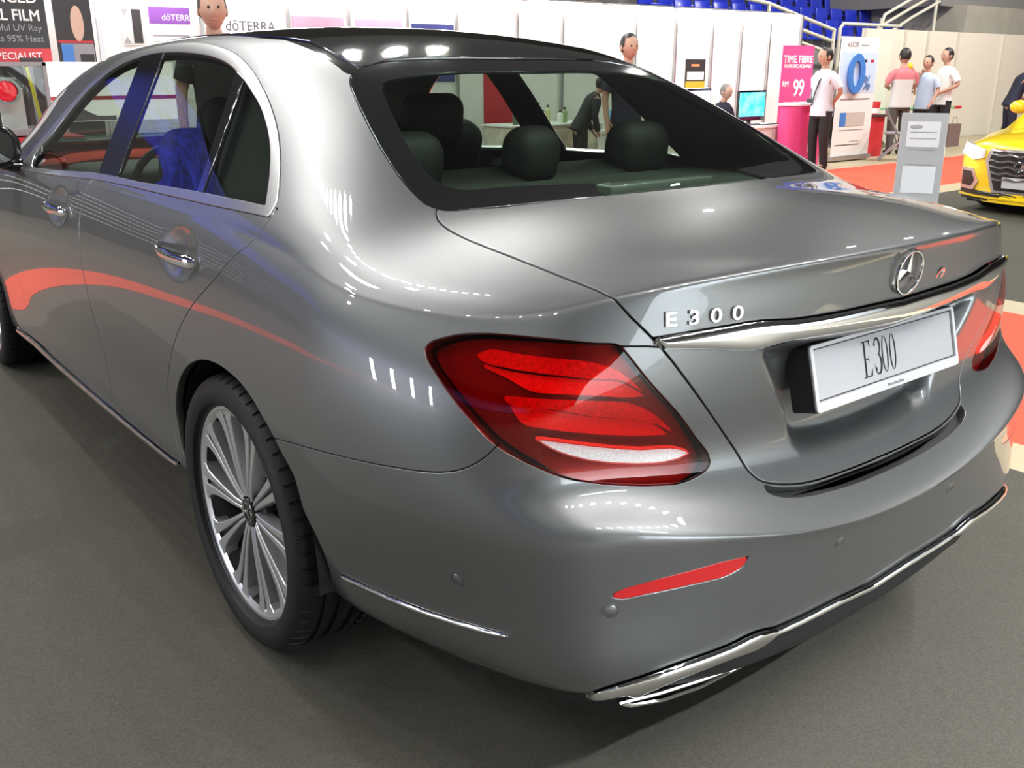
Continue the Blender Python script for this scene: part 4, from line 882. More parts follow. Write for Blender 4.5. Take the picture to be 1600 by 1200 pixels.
def struct(o): o['kind']='structure'; return o
# back row of stand walls: white panels in aluminium profiles
b=MB(); b.box((5.9,8.36,1.10),(13.4,.04,2.2)); struct(b.build('wall_back',WHITEP))
b=MB(); b.box((18.6,8.36,1.02),(8.3,.04,2.04)); struct(b.build('wall_right',mat('cream stand panel',(.70,.64,.54),.6)))
for x in [-.6,.55,1.28,2.32,3.30,4.05,4.84,5.56,6.52,7.3,8.69,9.53,10.35,11.04,11.75,12.58]:
    struct(slab('trim_%d'%k,x-.018,x+.018,8.30,8.34,0,2.2,ALU)); k+=1
for x in [14.47,15.80,16.6,17.72,19.58,21.3]:
    struct(slab('trim_%d'%k,x-.02,x+.02,8.30,8.34,0,2.04,mat('cream profile',(.6,.55,.47),.5))); k+=1
TUBE=mat('lit tube',(1,1,1),.4,emit=(1,.97,.92),estr=24.)
for i,x in enumerate([.2,1.6,3.0,4.4,5.8,7.2,8.6,10.0,11.4]):
    t=empty('booth_light',(x,8.08,2.16),0,'white tube lamp along the top edge of the white booth wall','lamp','tube lamps along the top of the booth wall')
    b=MB(); b.tube([(-.58,0,0),(.58,0,0)],.018,10); b.build('tube',TUBE,t)
    b=MB(); b.box((0,.125,.035),(1.22,.27,.02)); b.build('housing',ALU,t)
# ------------------------------------------------------------------ flat prints
def print_(name,label,cat,x0,x1,y,z0,z1,m,group=None,lean=0.,base=False,th=.012):
    """upright print facing the aisle; bands and text are added as parts"""
    t=empty(name,((x0+x1)/2,y,z0),0,label,cat,group)
    b=MB(); b.box((0,0,(z1-z0)/2),(x1-x0,th,z1-z0)); b.build('sheet',m,t)
    if base: b=MB(); b.box((0,.02,.035),(x1-x0+.04,.16,.07),None,.01); b.build('base',ALU,t)
    return t
def band(t,name,x0,x1,z0,z1,m,dy=.0085):
    b=MB(); b.box(((x0+x1)/2,-dy,(z0+z1)/2),(x1-x0,.003,z1-z0)); return b.build(name,m,t)
def word(t,s,x,z,size,m,dy=.0085,align='CENTER',xs=1.,bold=0.):
    o=text_mesh('lettering',s,size,m,t,frame((x,-dy,z),(1,0,0),(0,0,1)),extrude=.0012,align=align,xscale=xs,bevel=bold); return o
t=print_('poster','white poster with a purple band across it on the booth wall','poster',1.76,2.24,8.333,1.05,2.12,WHITE)
band(t,'purple_band',-.22,.20,.74,.90,PURPLE); word(t,'dōTERRA',.08,.80,.085,WHITE,.011); band(t,'line_of_print',-.2,.18,.62,.635,GREYT); band(t,'line_of_print',-.2,.1,.56,.57,GREYT)
t=print_('poster','large white poster with big grey lettering, right of the purple banded one','poster',2.50,3.26,8.333,.9,1.98,mat('off white print',(.74,.73,.70),.5)); word(t,'dōTERRA',-.02,.885,.14,mat('dark grey print',(.10,.10,.12),.5))
t=print_('poster','salmon pink poster third along the white booth wall','poster',3.35,3.99,8.333,1.2,1.91,PINK2); word(t,'dōTERRA',.05,.55,.06,WHITE)
t=print_('poster','mauve pink poster with a paler stripe on the booth wall','poster',4.15,4.77,8.333,1.2,1.90,mat('mauve print',(.62,.32,.50),.5)); band(t,'pale_stripe',-.16,-.02,.0,.7,PINK2)
print_('poster','navy blue poster on the booth wall, rightmost of the row above the car roof','poster',4.91,5.52,8.333,1.2,1.87,NAVY)
t=print_('poster','narrow black and white notice on the wall left of the purple banded poster','notice',1.50,1.72,8.333,1.58,1.94,mat('light grey print',(.62,.61,.59),.5)); band(t,'black_strip',.0,.09,.02,.34,BLACKP)
b=MB(); b.prism([(-.10,.34),(-.03,.34),(-.065,.27)],.003,frame((0,-.0085,0),(1,0,0),(0,0,1))); b.prism([(-.10,.02),(-.03,.02),(-.065,.08)],.003,frame((0,-.0085,0),(1,0,0),(0,0,1))); b.build('arrow_marks',GREYT,t)
t=print_('poster','small black and gold poster standing on the wall above the seated man','poster',9.80,10.24,8.333,1.06,1.49,BLACKP)
band(t,'gold_band',-.22,.22,.0,.11,GOLD); band(t,'white_figures',-.19,.19,.13,.25,WHITE); band(t,'orange_mark',-.10,.08,.325,.36,mat('orange print',(.8,.25,.1),.5))
# left roll-up banners
t=print_('roll_up_banner','black window film roll-up banner with white lettering and a red stripe at the far left','banner',-.50,.40,6.6,.02,2.3,BLACKP,base=True)
word(t,'ADVANCED',.40,1.855,.115,WHITE,align='RIGHT',bold=.002); word(t,'THERMAL FILM',.405,1.725,.115,WHITE,align='RIGHT',bold=.002,xs=.9); word(t,'Harmful UV Ray',.405,1.635,.068,GREYT,align='RIGHT'); word(t,'Blocks 95% Heat',.41,1.555,.068,GREYT,align='RIGHT')
band(t,'red_stripe',-.45,.45,1.36,1.485,REDP); word(t,'HEAT SPECIALIST',.38,1.425,.075,WHITE,.0115,align='RIGHT')
for z in (1.30,1.26,1.22): band(t,'line_of_print',-.4,-.14+.3*(z==1.26),z-.008,z+.008,GREYT)
t=print_('roll_up_banner','narrow black roll-up banner with a portrait oval and a photograph, second from the left','banner',.70,1.02,7.6,.02,2.2,BLACKP,base=True)
b=MB(); b.prism([(.055*math.cos(a)+.03,1.72+.15*math.sin(a)) for a in [2*PI*i/28 for i in range(28)]],.003,frame((0,-.0085,0),(1,0,0),(0,0,1))); b.build('portrait_oval',mat('skin tone print',(.62,.42,.33),.5),t)
band(t,'red_line',-.15,.15,1.555,1.575,REDP); band(t,'grey_photo',-.13,.15,.95,1.55,GREYT); band(t,'blue_patch',-.13,-.03,1.36,1.54,BLUEP,.011); band(t,'tan_patch',-.12,-.01,.98,1.34,mat('tan print',(.55,.38,.18),.5),.011); band(t,'dark_patch',.02,.14,1.0,1.46,BLACKP,.011)
band(t,'line_of_print',-.10,.12,1.985,2.005,GREYT); band(t,'line_of_print',-.06,.10,1.93,1.945,GREYT)
# demo bench with glass case, screen board, red desk at the far left
t=empty('demo_case',(-.12,5.62,.002),0,'glass demonstration case with a round red lamp beside the black banner','display case')
b=MB()
for x in (-.30,.18):
    for y in (-.2,.2): b.box((x,y,1.145),(.025,.025,.49))
for z in (.94,1.38): b.box((-.06,-.2,z),(.5,.025,.025)); b.box((-.06,.2,z),(.5,.025,.025)); b.box((-.3,0,z),(.025,.4,.025)); b.box((.18,0,z),(.025,.4,.025))
b.build('case_frame',mat('case frame grey',(.30,.30,.31),.4),t)
b=MB(); b.box((-.06,.0,.92),(.5,.42,.02)); b.build('shelf',GREYT,t)
b=MB(); b.box((-.06,-.2,1.16),(.452,.006,.41)); b.build('glass_pane',glassmat('case glass',(.75,.77,.75),1.45),t)
b=MB(); b.ball((-.04,.02,1.20),(.07,.05,.07),20,12); b.build('red_lamp',mat('red demo lamp',(.5,.01,.02),.2,coat=1,emit=(1,.02,.05),estr=.6),t,smooth=True)
b=MB(); b.lathe([(.072,-.02),(.088,-.02),(.092,.03),(.072,.03)],24,Matrix.Translation((-.04,.02,1.20))@Matrix.Rotation(PI/2,4,'X')); b.build('lamp_ring',ALU,t,smooth=True)
b=MB(); b.box((.0,.1,1.08),(.16,.02,.28)); b.build('back_board',WHITE,t)
b=MB(); b.tube([(.1,-.05,1.36),(.115,-.08,1.2),(.14,-.08,.98)],.012,8); b.build('yellow_cord',mat('yellow cord',(.7,.7,.05),.5),t)
t=empty('display_board',(.2,6.12,0),0,'white car poster board in a dark upright frame behind the front of the sedan','display board')
b=MB(); b.box((-.06,0,.72),(.15,.06,1.42)); b.build('dark_post',mat('dark brown panel',(.05,.035,.035),.5),t)
b=MB(); b.box((.50,0,1.18),(.98,.03,.44)); b.build('lit_sheet',mat('backlit white sheet',(.9,.9,.9),.5,emit=(1,1,1),estr=.7),t)
b=MB(); b.box((.50,-.018,1.135),(.98,.006,.03)); b.build('red_line',REDP,t)
b=MB(); b.prism([(.10,.965),(.10,1.09),(.24,1.06),(.36,1.0),(.5,1.0),(.5,.965)],.004,frame((0,-.016,0),(1,0,0),(0,0,1))); b.build('car_graphic',mat('blue grey print',(.2,.22,.28),.5),t)
tag(slab('counter',-.9,.25,5.36,5.86,.0025,.90,REDP),'red counter front under the glass case, behind the door mirror','counter')
# ------------------------------------------------------------------ booth counter with screens
t=empty('booth_counter',(9.25,6.95,0),0,'white booth counter carrying the monitors beside the magenta stand','counter')
b=MB(); b.box((0,0,.28),(1.95,.5,.56)); b.build('front',mat('cream counter',(.72,.66,.62),.5),t)
b=MB(); b.box((0,0,.575),(2.02,.56,.03)); b.build('top',WHITE,t)
for x in (.45,.72): b=MB(); b.box((x,-.255,.44),(.20,.006,.2)); b.build('notice_sheet',mat('pale notice',(.70,.60,.57),.5),t)
def screen(name,label,x,y,z,w,h,col,estr,tilt=0):
    t=empty(name,(x,y,z),0,label,'monitor')
    b=MB(); b.box((0,0,h/2+.05),(w,.04,h),None,.008); b.build('bezel',GLOSSBLACK,t)
    b=MB(); b.box((0,-.0215,h/2+.065),(w*.94,.004,h*.78)); b.build('display',col,t)
    b=MB(); b.box((0,.02,.03),(.06,.03,.08)); b.box((0,0,.006),(.26,.16,.012)); b.build('stand_foot',GLOSSBLACK,t); return t
def glow(name,c1,c2,st,sc=6):
    m=mat(name,c1,.4,emit=c1,estr=st); nt=m.node_tree; b=nt.nodes['Principled BSDF']; tc=nt.nodes.new('ShaderNodeTexCoord'); n=nt.nodes.new('ShaderNodeTexNoise'); n.inputs['Scale'].default_value=sc
    r=nt.nodes.new('ShaderNodeValToRGB'); r.color_ramp.elements[0].color=(*c1,1); r.color_ramp.elements[1].color=(*c2,1); r.color_ramp.elements[0].position=.4; r.color_ramp.elements[1].position=.62
    nt.links.new(tc.outputs['Object'],n.inputs['Vector']); nt.links.new(n.outputs['Fac'],r.inputs['Fac']); nt.links.new(r.outputs['Color'],b.inputs['Emission Color']); return m
screen('monitor','monitor with a turquoise picture on the white counter',9.76,7.02,.591,.60,.42,glow('turquoise picture',(.02,.42,.62),(.25,.80,.85),1.0),1)
screen('monitor','monitor with a pale violet picture below the black and gold poster',8.66,7.1,.591,.60,.46,glow('violet picture',(.30,.28,.55),(.75,.75,.9),.9),1)
b=MB(); b.tube([(8.9,6.75,.60),(9.3,6.74,.605),(9.7,6.74,.60),(10.1,6.73,.605),(10.2,6.78,.60)],.008,6); tag(b.build('cable',BLACKP),'black cable lying along the counter edge below the monitors','cable')
t=empty('wall_rack',(10.42,6.75,.56),0,'small white card rack with two dark slots left of the magenta stand','rack')
b=MB(); b.box((0,0,.13),(.16,.08,.26)); b.build('card',WHITE,t)
for z in (.07,.19): b=MB(); b.box((.05,-.045,z),(.05,.012,.07)); b.build('slot',BLACKP,t)
# magenta roll-up and counter
t=print_('roll_up_banner','magenta roll-up banner with a large white 99 beside the standing promoter','banner',10.64,11.40,7.2,.02,1.68,PINK,base=True)
word(t,'TIME FIBRE',0,1.46,.15,WHITE,bold=.002); word(t,'HOME BROADBAND',0,1.365,.072,WHITE,bold=.001); word(t,'RM',-.27,1.11,.11,WHITE,bold=.003); word(t,'99',.06,1.04,.34,WHITE,bold=.006,xs=.8); word(t,'SIGN UP NOW',.0,.82,.085,WHITE,bold=.001)
t=empty('promo_counter',(10.3,6.5,0),0,'magenta promotion counter with a white top beside the promoter in black trousers','counter')
b=MB(); 
V=[];F=[];n=14
for i in range(n+1):
    a=-PI/2+PI*(i/n-.5); 
    for z in (0.,.86): V.append((.40*math.sin(PI*(i/n-.5)),-.16*math.cos(PI*(i/n-.5)),z))
for i in range(n): F.append((2*i,2*i+2,2*i+3,2*i+1))
V+= [(.40,.12,0),(.40,.12,.86),(-.40,.12,0),(-.40,.12,.86)]; q=2*(n+1)
F+=[(2*n,q,q+1,2*n+1),(q,q+2,q+3,q+1),(q+2,0,1,q+3)]
b.add(V,F); b.build('panel',PINK,t)
b=MB(); b.prism([(.45*math.sin(PI*(i/n-.5)),-.20*math.cos(PI*(i/n-.5))) for i in range(n+1)]+[(.45,.16),(-.45,.16)],.03,Matrix.Translation((0,0,.86))); b.build('top',WHITE,t)
b=MB(); b.box((-.06,-.161,.40),(.022,.006,.34)); b.build('pale_line_of_print',mat('pale pink letters',(.85,.5,.62),.5),t)
t=empty('card_terminal',(10.45,6.48,.89),0,'black card terminal standing on the magenta counter','card terminal')
b=MB(); b.box((0,0,.03),(.16,.10,.06),None,.015); b.build('body',BLACKP,t); b=MB(); b.box((.1,.06,.14),(.10,.03,.22),Matrix.Rotation(.2,3,'X'),.01); b.build('display',GREYT,t)
# white roll-up with the blue nought
t=print_('roll_up_banner','white roll-up banner with a big blue 0% right of the promoter','banner',11.20,12.18,6.6,.02,1.80,WHITE,base=True)
word(t,'e.UOB',-.20,1.67,.10,GREYT,bold=.001); band(t,'tag_line',.02,.2,1.655,1.668,GREYT); band(t,'sky_panel',-.47,.47,.98,1.56,mat('sky print',(.55,.70,.90),.5))
b=MB(); V,F=ring2(-.10,1.26,.215,.285,.12,.10,40)
b.add([(x,-.06,z) for x,z in V]+[(x+.03,-.012,z-.015) for x,z in V],F+[(2*i+80,2*((i+1)%40)+80,2*((i+1)%40),2*i) for i in range(40)]+[(2*i+1,2*((i+1)%40)+1,2*((i+1)%40)+81,2*i+81) for i in range(40)]); b.build('nought',BLUEP,t)
word(t,'%',.24,1.12,.28,mat('steel blue print',(.12,.24,.48),.5),.02,bold=.004); band(t,'lower_title',-.40,.38,.885,.905,GREYT); band(t,'blue_stamp',-.36,-.20,.50,.70,BLUEP); band(t,'grey_box',-.20,.30,.50,.70,mat('warm grey print',(.55,.52,.48),.5)); band(t,'line_of_print',-.36,.28,.44,.448,GREYT); band(t,'line_of_print',-.42,.22,.22,.23,BLACKP); band(t,'line_of_print',-.05,.2,.27,.277,GREYT)
band(t,'dark_mark',.12,.20,1.42,1.46,BLACKP,.011); band(t,'red_mark',.30,.38,1.42,1.46,REDP,.011)
print_('roll_up_banner','cream roll-up banner half hidden behind the white 0% banner','banner',14.15,14.80,7.98,.02,1.84,mat('cream print',(.72,.68,.58),.5),base=True)
# red drum table, folding chair, long table, bag
t=empty('drum_table',(12.75,7.0,0),0,'red round drum table with a black top behind the folding chair','table')
b=MB(); b.lathe([(.25,0),(.25,.62)],32); b.build('drum',REDP,t,smooth=True); b=MB(); b.lathe([(0,.62),(.29,.62),(.29,.65),(0,.65)],32); b.build('top',BLACKP,t)
t=empty('drink_can',(12.68,6.85,.65),0,'red and white paper cup standing on the drum table','cup'); b=MB(); b.lathe([(0,0),(.055,0),(.07,.2),(.065,.2),(.05,.01)],20); b.build('cup',REDP,t,smooth=True); b=MB(); b.lathe([(.0585,.02),(.0645,.1)],20); b.build('white_sleeve',WHITE,t,smooth=True)
t=empty('folding_chair',(12.3,6.2,0),.55,'grey folding chair with crossed legs beside the white 0% banner','chair')
STEEL=mat('grey steel tube',(.32,.30,.33),.35,.6)
for s in (-.2,.2):
    b=MB(); b.tube([(s,-.22,0),(s,.2,.78)],.013,8); b.build('leg',STEEL,t); b=MB(); b.tube([(s,.24,0),(s,-.18,.42)],.013,8); b.build('leg',STEEL,t)
b=MB(); b.box((0,0,.41),(.40,.38,.025),None,.01); b.build('seat',mat('grey seat pad',(.25,.24,.26),.6),t); b=MB(); b.box((0,.17,.69),(.40,.02,.17),Matrix.Rotation(-.45,3,'X'),.008); b.build('backrest',mat('grey seat pad',(.25,.24,.26),.6),t)
b=MB(); b.tube([(-.2,-.13,.17),(.2,-.13,.17)],.010,8); b.build('crossbar',STEEL,t)
t=empty('folding_table',(15.05,7.5,0),0,'long folding table with a green cloth edge between the two shirted people','table')
b=MB(); b.box((0,0,.68),(1.9,.6,.03)); b.build('top',mat('green cloth',(.22,.45,.24),.7),t); b=MB(); b.box((.90,-.29,.68),(.2,.05,.05)); b.build('red_corner',REDP,t)
for x in (-.85,.85): b=MB(); b.tube([(x,-.25,0),(x-.1,0,.67),(x,.25,0)],.014,8); b.build('leg',STEEL,t)
t=empty('shopping_bag',(15.6,7.1,0),0,'brown paper carrier bag on the floor under the folding table','bag'); b=MB(); b.box((0,0,.2),(.42,.16,.4)); b.build('bag_body',mat('brown paper',(.20,.13,.12),.7),t); b=MB(); b.tube([(-.1,-.06,.4),(-.05,-.06,.52),(.05,-.06,.52),(.1,-.06,.4)],.006,6); b.build('handle',mat('brown paper',(.20,.13,.12),.7),t)
# leaning information stand in front of the red carpet
t=empty('info_stand',(7.30,2.98,.002),-1.0,'grey leaning information stand with white sheets beside the yellow car','sign stand')
Rl=Matrix.Rotation(-.10,4,'X')
b=MB(); b.box((0,0,.47),(.42,.05,.94),None,.006); b.v=[Rl@Vector(v) for v in b.v]; b.build('panel',mat('silver grey panel',(.36,.37,.38),.45),t)
b=MB(); b.box((0,.06,.012),(.46,.32,.024)); b.build('foot',ALU,t)
for z0,z1,m in ((.62,.86,mat('sheet white',(.62,.63,.65),.5)),(.18,.44,mat('pale blue sheet',(.60,.63,.67),.5))):
    b=MB(); b.box((0,-.0275,(z0+z1)/2),(.30,.004,z1-z0)); b.v=[Rl@Vector(v) for v in b.v]; b.build('sheet',m,t)
for z in (.76,.70,.60,.455): b=MB(); b.box((0,-.030,z),(.24,.003,.010)); b.v=[Rl@Vector(v) for v in b.v]; b.build('line_of_print',GREYT,t)
b=MB(); b.ball((-.07,-.030,.81),(.06,.003,.022),16,8); b.v=[Rl@Vector(v) for v in b.v]; b.build('car_picture',GREYT,t)
# ------------------------------------------------------------------ display table seen through the rear window
t=empty('display_table',(6.35,7.55,0),0,'cloth covered display table seen through the rear window','table')
b=MB(); b.box((0,0,.34),(1.5,.55,.68)); b.build('cloth',mat('flowered cloth',(.62,.55,.45),.8,var=.25,vscale=9),t); b=MB(); b.box((0,0,.69),(1.54,.6,.02)); b.build('top',WHITE,t)
t=print_('poster','dark red poster with a yellow flower behind the bottles','poster',5.98,6.46,8.333,.55,1.42,REDP); b=MB(); b.ball((-.08,-.01,.76),(.13,.006,.10),20,8); b.build('yellow_flower',mat('yellow green print',(.55,.55,.05),.5),t)
bt=[(5.78,.20,(.10,.12,.08)),(5.90,.24,(.45,.30,.10)),(6.02,.18,(.75,.72,.60)),(6.14,.26,(.12,.10,.08)),(6.26,.16,(.80,.78,.70)),(6.38,.22,(.6,.6,.3)),(6.50,.15,(.82,.80,.75)),(6.62,.19,(.3,.4,.2))]
for i,(x,h,c) in enumerate(bt):
    t=empty('bottle',(x,7.42+.05*(i%3),.70),0,'small oil bottle on the cloth covered table behind the rear window','bottle','bottles on the display table')
    b=MB(); b.lathe([(0,0),(.035,0),(.037,h*.7),(.015,h*.82),(.015,h*.9)],16); b.build('bottle_body',mat('bottle %d'%i,c,.3),t,smooth=True); b=MB(); b.lathe([(.017,h*.88),(.017,h),(0,h)],12); b.build('cap',BLACKP,t)
tag(slab('carton',6.00,6.22,7.55,7.7,.70,.93,mat('tan carton',(.5,.38,.2),.6)),'tan carton on the display table among the bottles','box')
t=empty('laptop',(7.13,6.92,.61),0,'open laptop in front of the person in black','laptop'); b=MB(); b.box((0,0,.01),(.34,.24,.02)); b.build('keyboard',GREYT,t); b=MB(); b.box((0,.11,.13),(.34,.012,.24),Matrix.Rotation(-.2,3,'X')); b.build('display',glow('laptop picture',(.1,.3,.45),(.6,.8,.8),.8),t)
t=empty('side_table',(7.12,6.9,0),0,'small white side table under the laptop','table'); b=MB(); b.box((0,0,.59),(.46,.5,.04)); b.build('top',WHITE,t); b=MB(); b.box((0,.1,.285),(.42,.3,.57)); b.build('front',WHITE,t)
t=empty('magenta_sign',(6.72,6.42,0),0,'slanted magenta sign on a thin post seen through the rear window','sign'); b=MB(); b.box((0,0,.72),(.36,.02,.2),Matrix.Rotation(.0,3,'Y')); b.build('board',PINK,t); b=MB(); b.tube([(0,.02,0),(0,.02,.66)],.015,8); b.build('post',ALU,t)
# ------------------------------------------------------------------ arena seating
SEAT=mat('blue seat shell',(.015,.03,.42),.28,coat=.4)
for r in range(5):
    y=10.2+.8*r; z=1.75+.30*r
    struct(slab('trim_%d'%k,12.2 if r else 11.5,21.2,y-.3,y+.5,0,z,mat('grey concrete step',(.22,.21,.20),.8))); k+=1
def seat_mesh():
    a=MB(); a.box((0,-.02,.17),(.42,.40,.05),None,.02); b_=MB(); b_.box((0,.17,.36),(.42,.06,.38),Matrix.Rotation(-.15,3,'X'),.025); c=MB(); c.box((0,.05,.07),(.06,.2,.15)); return a,b_,c
proto=None
for r in range(4):
    for i in range(16):
        x=12.5+.55*i+(.2 if r%2 else 0); y=10.15+.8*r; z=1.75+.30*r
        if x>20.6: continue
        if proto is None:
            proto=empty('arena_seat',(x,y,z),0,'blue plastic arena seat in the stand above the booths','seat','blue arena seats')
            a,b_,c=seat_mesh(); a.build('seat',SEAT,proto,smooth=True); b_.build('backrest',SEAT,proto,smooth=True); c.build('bracket',ALU,proto)
        else:
            o=proto.copy(); COL.objects.link(o); o.location=(x,y,z)
            for ch in proto.children: q=ch.copy(); COL.objects.link(q); q.parent=o
RAIL=mat('cream painted rail',(.62,.58,.48),.4)
def railing(label,lines,posts,y=9.05):
    t=empty('handrail',(0,y,0),0,label,'railing')
    for p in lines: b=MB(); b.tube([(x,0,z) for x,z in p],.032,10); b.build('rail',RAIL,t,smooth=True)
    for x,z0,z1 in posts: b=MB(); b.tube([(x,0,z0),(x,0,z1)],.035,10); b.build('post',RAIL,t,smooth=True)
railing('cream stair rail sloping down left of the white 0% banner',[[(11.7,2.50),(12.59,2.42),(14.60,2.03)],[(12.6,2.20),(14.60,1.83)],[(12.6,1.98),(14.60,1.62)]],[(12.62,1.3,2.42),(14.58,.9,2.05)])
railing('cream level rail above the cream wall behind the white 0% banner',[[(14.76,2.06),(14.85,2.15),(16.8,2.15)],[(14.78,1.9),(16.8,1.9)]],[(14.76,.9,2.08),(16.0,1.2,2.15)])
railing('cream stair rail rising at the upper right above the cream wall',[[(16.42,2.05),(16.5,2.36),(17.5,2.72),(19.2,3.3)],[(16.5,2.18),(17.5,2.54),(19.2,3.12)],[(16.8,2.06),(17.5,2.34),(19.2,2.92)]],[(16.42,1.8,2.3),(18.38,1.8,3.0)],9.25)
struct(slab('trim_%d'%k,19.0,24,8.9,12,0,2.62,CONC)); k+=1
struct(slab('trim_%d'%k,18.5,24,9.2,12,2.6,3.3,mat('grey concrete step',(.22,.21,.20),.8))); k+=1
# ------------------------------------------------------------------ the rest of the arena round the camera (seen in reflections)
DW=mat('arena wall olive',(.055,.052,.042),.8)
struct(slab('wall_rear',-1.5,13,-10.2,-10,0,3.2,mat('pale reflector wall',(.52,.56,.58),.7)))  # unseen wall added to brighten reflections in the bumper and boot lid
struct(slab('wall_far',-26,34,25.8,26,0,10,DW)); struct(slab('wall_left',-26,-25.8,-18,26,0,10,DW)); struct(slab('wall_front',-26,34,-18,-17.8,0,10,DW)); struct(slab('wall_east',33.8,34,-18,26,0,10,DW))
BL=mat('blue seating tiers',(.035,.05,.50),.5,var=.95,vscale=7)
struct(slab('trim_%d'%k,-22,-1.6,11.8,12,0,3.8,mat('dark stand front',(.035,.035,.03),.7))); k+=1
for r in range(6):
    struct(slab('trim_%d'%k,-22,-1.6-.3*r,12+.9*r,12.9+.9*r,0,3.8+.55*r,BL)); k+=1
for z in (.9,1.2,1.5,1.8,2.1,2.4):
    b=MB(); b.tube([(-22,11.72,z),(-1.7,11.72,z)],.022,8); struct(b.build('trim_%d'%k,mat('white rail',(.75,.75,.72),.4))); k+=1
for r in range(7):
    struct(slab('trim_%d'%k,-12-1.0*r,-11-1.0*r,-12,16,0,1.5+.45*r,BL)); k+=1
struct(slab('trim_%d'%k,-10.95,-10.85,-12,16,0,1.5,DW)); k+=1
for j,z in enumerate((1.75,2.0,2.25,2.5)):
    b=MB(); b.tube([(-10.8,-12,z),(-10.8,16,z)],.03,8); struct(b.build('trim_%d'%k,mat('white rail',(.75,.75,.72),.4))); k+=1

# ------------------------------------------------------------------ people
SKIN=mat('skin',(.48,.28,.20),.5); HAIR=mat('black hair',(.012,.010,.010),.5); EYE=mat('dark eye',(.02,.015,.012),.2); LIP=mat('lips',(.40,.16,.13),.5)
def skin_mesh(nodes,edges,root,sub=2):
    names=list(nodes); ix={n:i for i,n in enumerate(names)}
    me=bpy.data.meshes.new('skin'); me.from_pydata([nodes[n][0] for n in names],[(ix[a],ix[b]) for a,b in edges],[])
    o=bpy.data.objects.new('skin',me); COL.objects.link(o)
    md=o.modifiers.new('s','SKIN'); md.use_smooth_shade=True
    for i,n in enumerate(names):
        r=nodes[n][1]; r=r if isinstance(r,tuple) else (r,r); me.skin_vertices[0].data[i].radius=r
        me.skin_vertices[0].data[i].use_root=(n==root)
    s=o.modifiers.new('u','SUBSURF'); s.levels=sub; s.render_levels=sub
    dg=bpy.context.evaluated_depsgraph_get(); out=bpy.data.meshes.new_from_object(o.evaluated_get(dg)); bpy.data.objects.remove(o)
    V=[tuple(v.co) for v in out.vertices]; F=[tuple(p.vertices) for p in out.polygons]; bpy.data.meshes.remove(out); return V,F
def person(label,loc,yaw,h,shirt,trouser,arms=None,lean=0.,turn=0.,sit=False,hairm=None,yoke=None,shoe=BLACKP,wide=1.,strap=False,long_sleeve=False,cap=None,name='person',stride=.0,group=None):
    """local frame: faces -y, metres for a 1.7 m figure, scaled by h/1.7"""
    s=h/1.7; t=empty(name,loc,yaw,label,'person',group); t.scale=(s,s,s)
    hip=.90; Ry=Matrix.Rotation(lean,3,'X')
    if sit: hip=.48
    def up(x,y,z):  # torso point relative to the hip, leaned forward
        v=Ry@Vector((x,y,z)); return (v.x,v.y-0,v.z+hip)
    N={'pelvis':((0,0,hip),(.145*wide,.105)),'waist':(up(0,0,.16),(.13*wide,.10)),'chest':(up(0,0,.40),(.155*wide,.11)),'neck0':(up(0,.005,.53),(.075,.065)),'neck':(up(0,-.01,.60),.052),'head0':(up(0,-.02,.66),.055)}
    E=[('pelvis','waist'),('waist','chest'),('chest','neck0'),('neck0','neck'),('neck','head0')]
    A=arms or {}
    dflt={-1:((-.24,.03,.24),(-.25,-.06,.0)),1:((.24,.03,.24),(.25,-.06,.0))}
    for sd in (-1,1):
        el,wr=A.get(sd,dflt[sd]); n='L' if sd<0 else 'R'
        N['sh'+n]=(up(sd*.165*wide,0,.465),.060); N['el'+n]=(up(*el),.042); N['wr'+n]=(up(*wr),.028)
        d=(Vector(N['wr'+n][0])-Vector(N['el'+n][0])).normalized()
        pm=Vector(N['wr'+n][0])+d*.055; N['pa'+n]=(tuple(pm),(.036,.018))
        E+=[('chest','sh'+n),('sh'+n,'el'+n),('el'+n,'wr'+n),('wr'+n,'pa'+n)]
        sidev=d.cross(Vector((0,1,.3))).normalized()
        for k in range(4):
            q=pm+sidev*(.024-.016*k); f1=q+d*.055+Vector((0,-.008,0)); N['f%d%s'%(k,n)]=(tuple(f1),.009); f2=f1+d*(.035 if k in(1,2) else .025)+Vector((0,-.012,0)); N['g%d%s'%(k,n)]=(tuple(f2),.0075); E+=[('pa'+n,'f%d%s'%(k,n)),('f%d%s'%(k,n),'g%d%s'%(k,n))]
        th=Vector(N['wr'+n][0])+d*.03+sidev*.045+Vector((0,-.01,0)); N['th'+n]=(tuple(th),.010); N['ti'+n]=(tuple(th+d*.035),.008); E+=[('wr'+n,'th'+n),('th'+n,'ti'+n)]
        if sit: kn=(sd*.12,-.44,hip+.02); an=(sd*.12,-.42,.09)
        else: kn=(sd*.105,-.02-stride*sd,.48); an=(sd*.115,.03-stride*1.6*sd,.085)
        N['hp'+n]=((sd*.095,0,hip-.06),.095); N['kn'+n]=(kn,.060); N['an'+n]=(an,.042); N['to'+n]=((an[0],an[1]-.15,.035),(.036,.025))
        E+=[('pelvis','hp'+n),('hp'+n,'kn'+n),('kn'+n,'an'+n),('an'+n,'to'+n)]
    V,F=skin_mesh(N,E,'pelvis',1)
    # head with nose, ears, chin
    hc=Vector(N['head0'][0]); HC=hc+Ry@Vector((0,-.01,.075)); Rt=Matrix.Rotation(turn,3,'Z')
    b=MB(); b.add(V,F)
    hv=MB(); hv.ball((0,0,0),(.078,.098,.118),24,18)
    def shape(v):
        x,y,z=v
        if z<-.02: x*=1-.28*min(1,(-z-.02)/.09); y*=1-.10*min(1,(-z-.02)/.09)
        if y<-.05 and abs(x)<.014 and -.03<z<.02: y-=.020*(1-abs(x)/.014)*(.4+.6*(.02-z)/.05)
        return (x,y,z)
    hv.v=[shape(v) for v in hv.v]
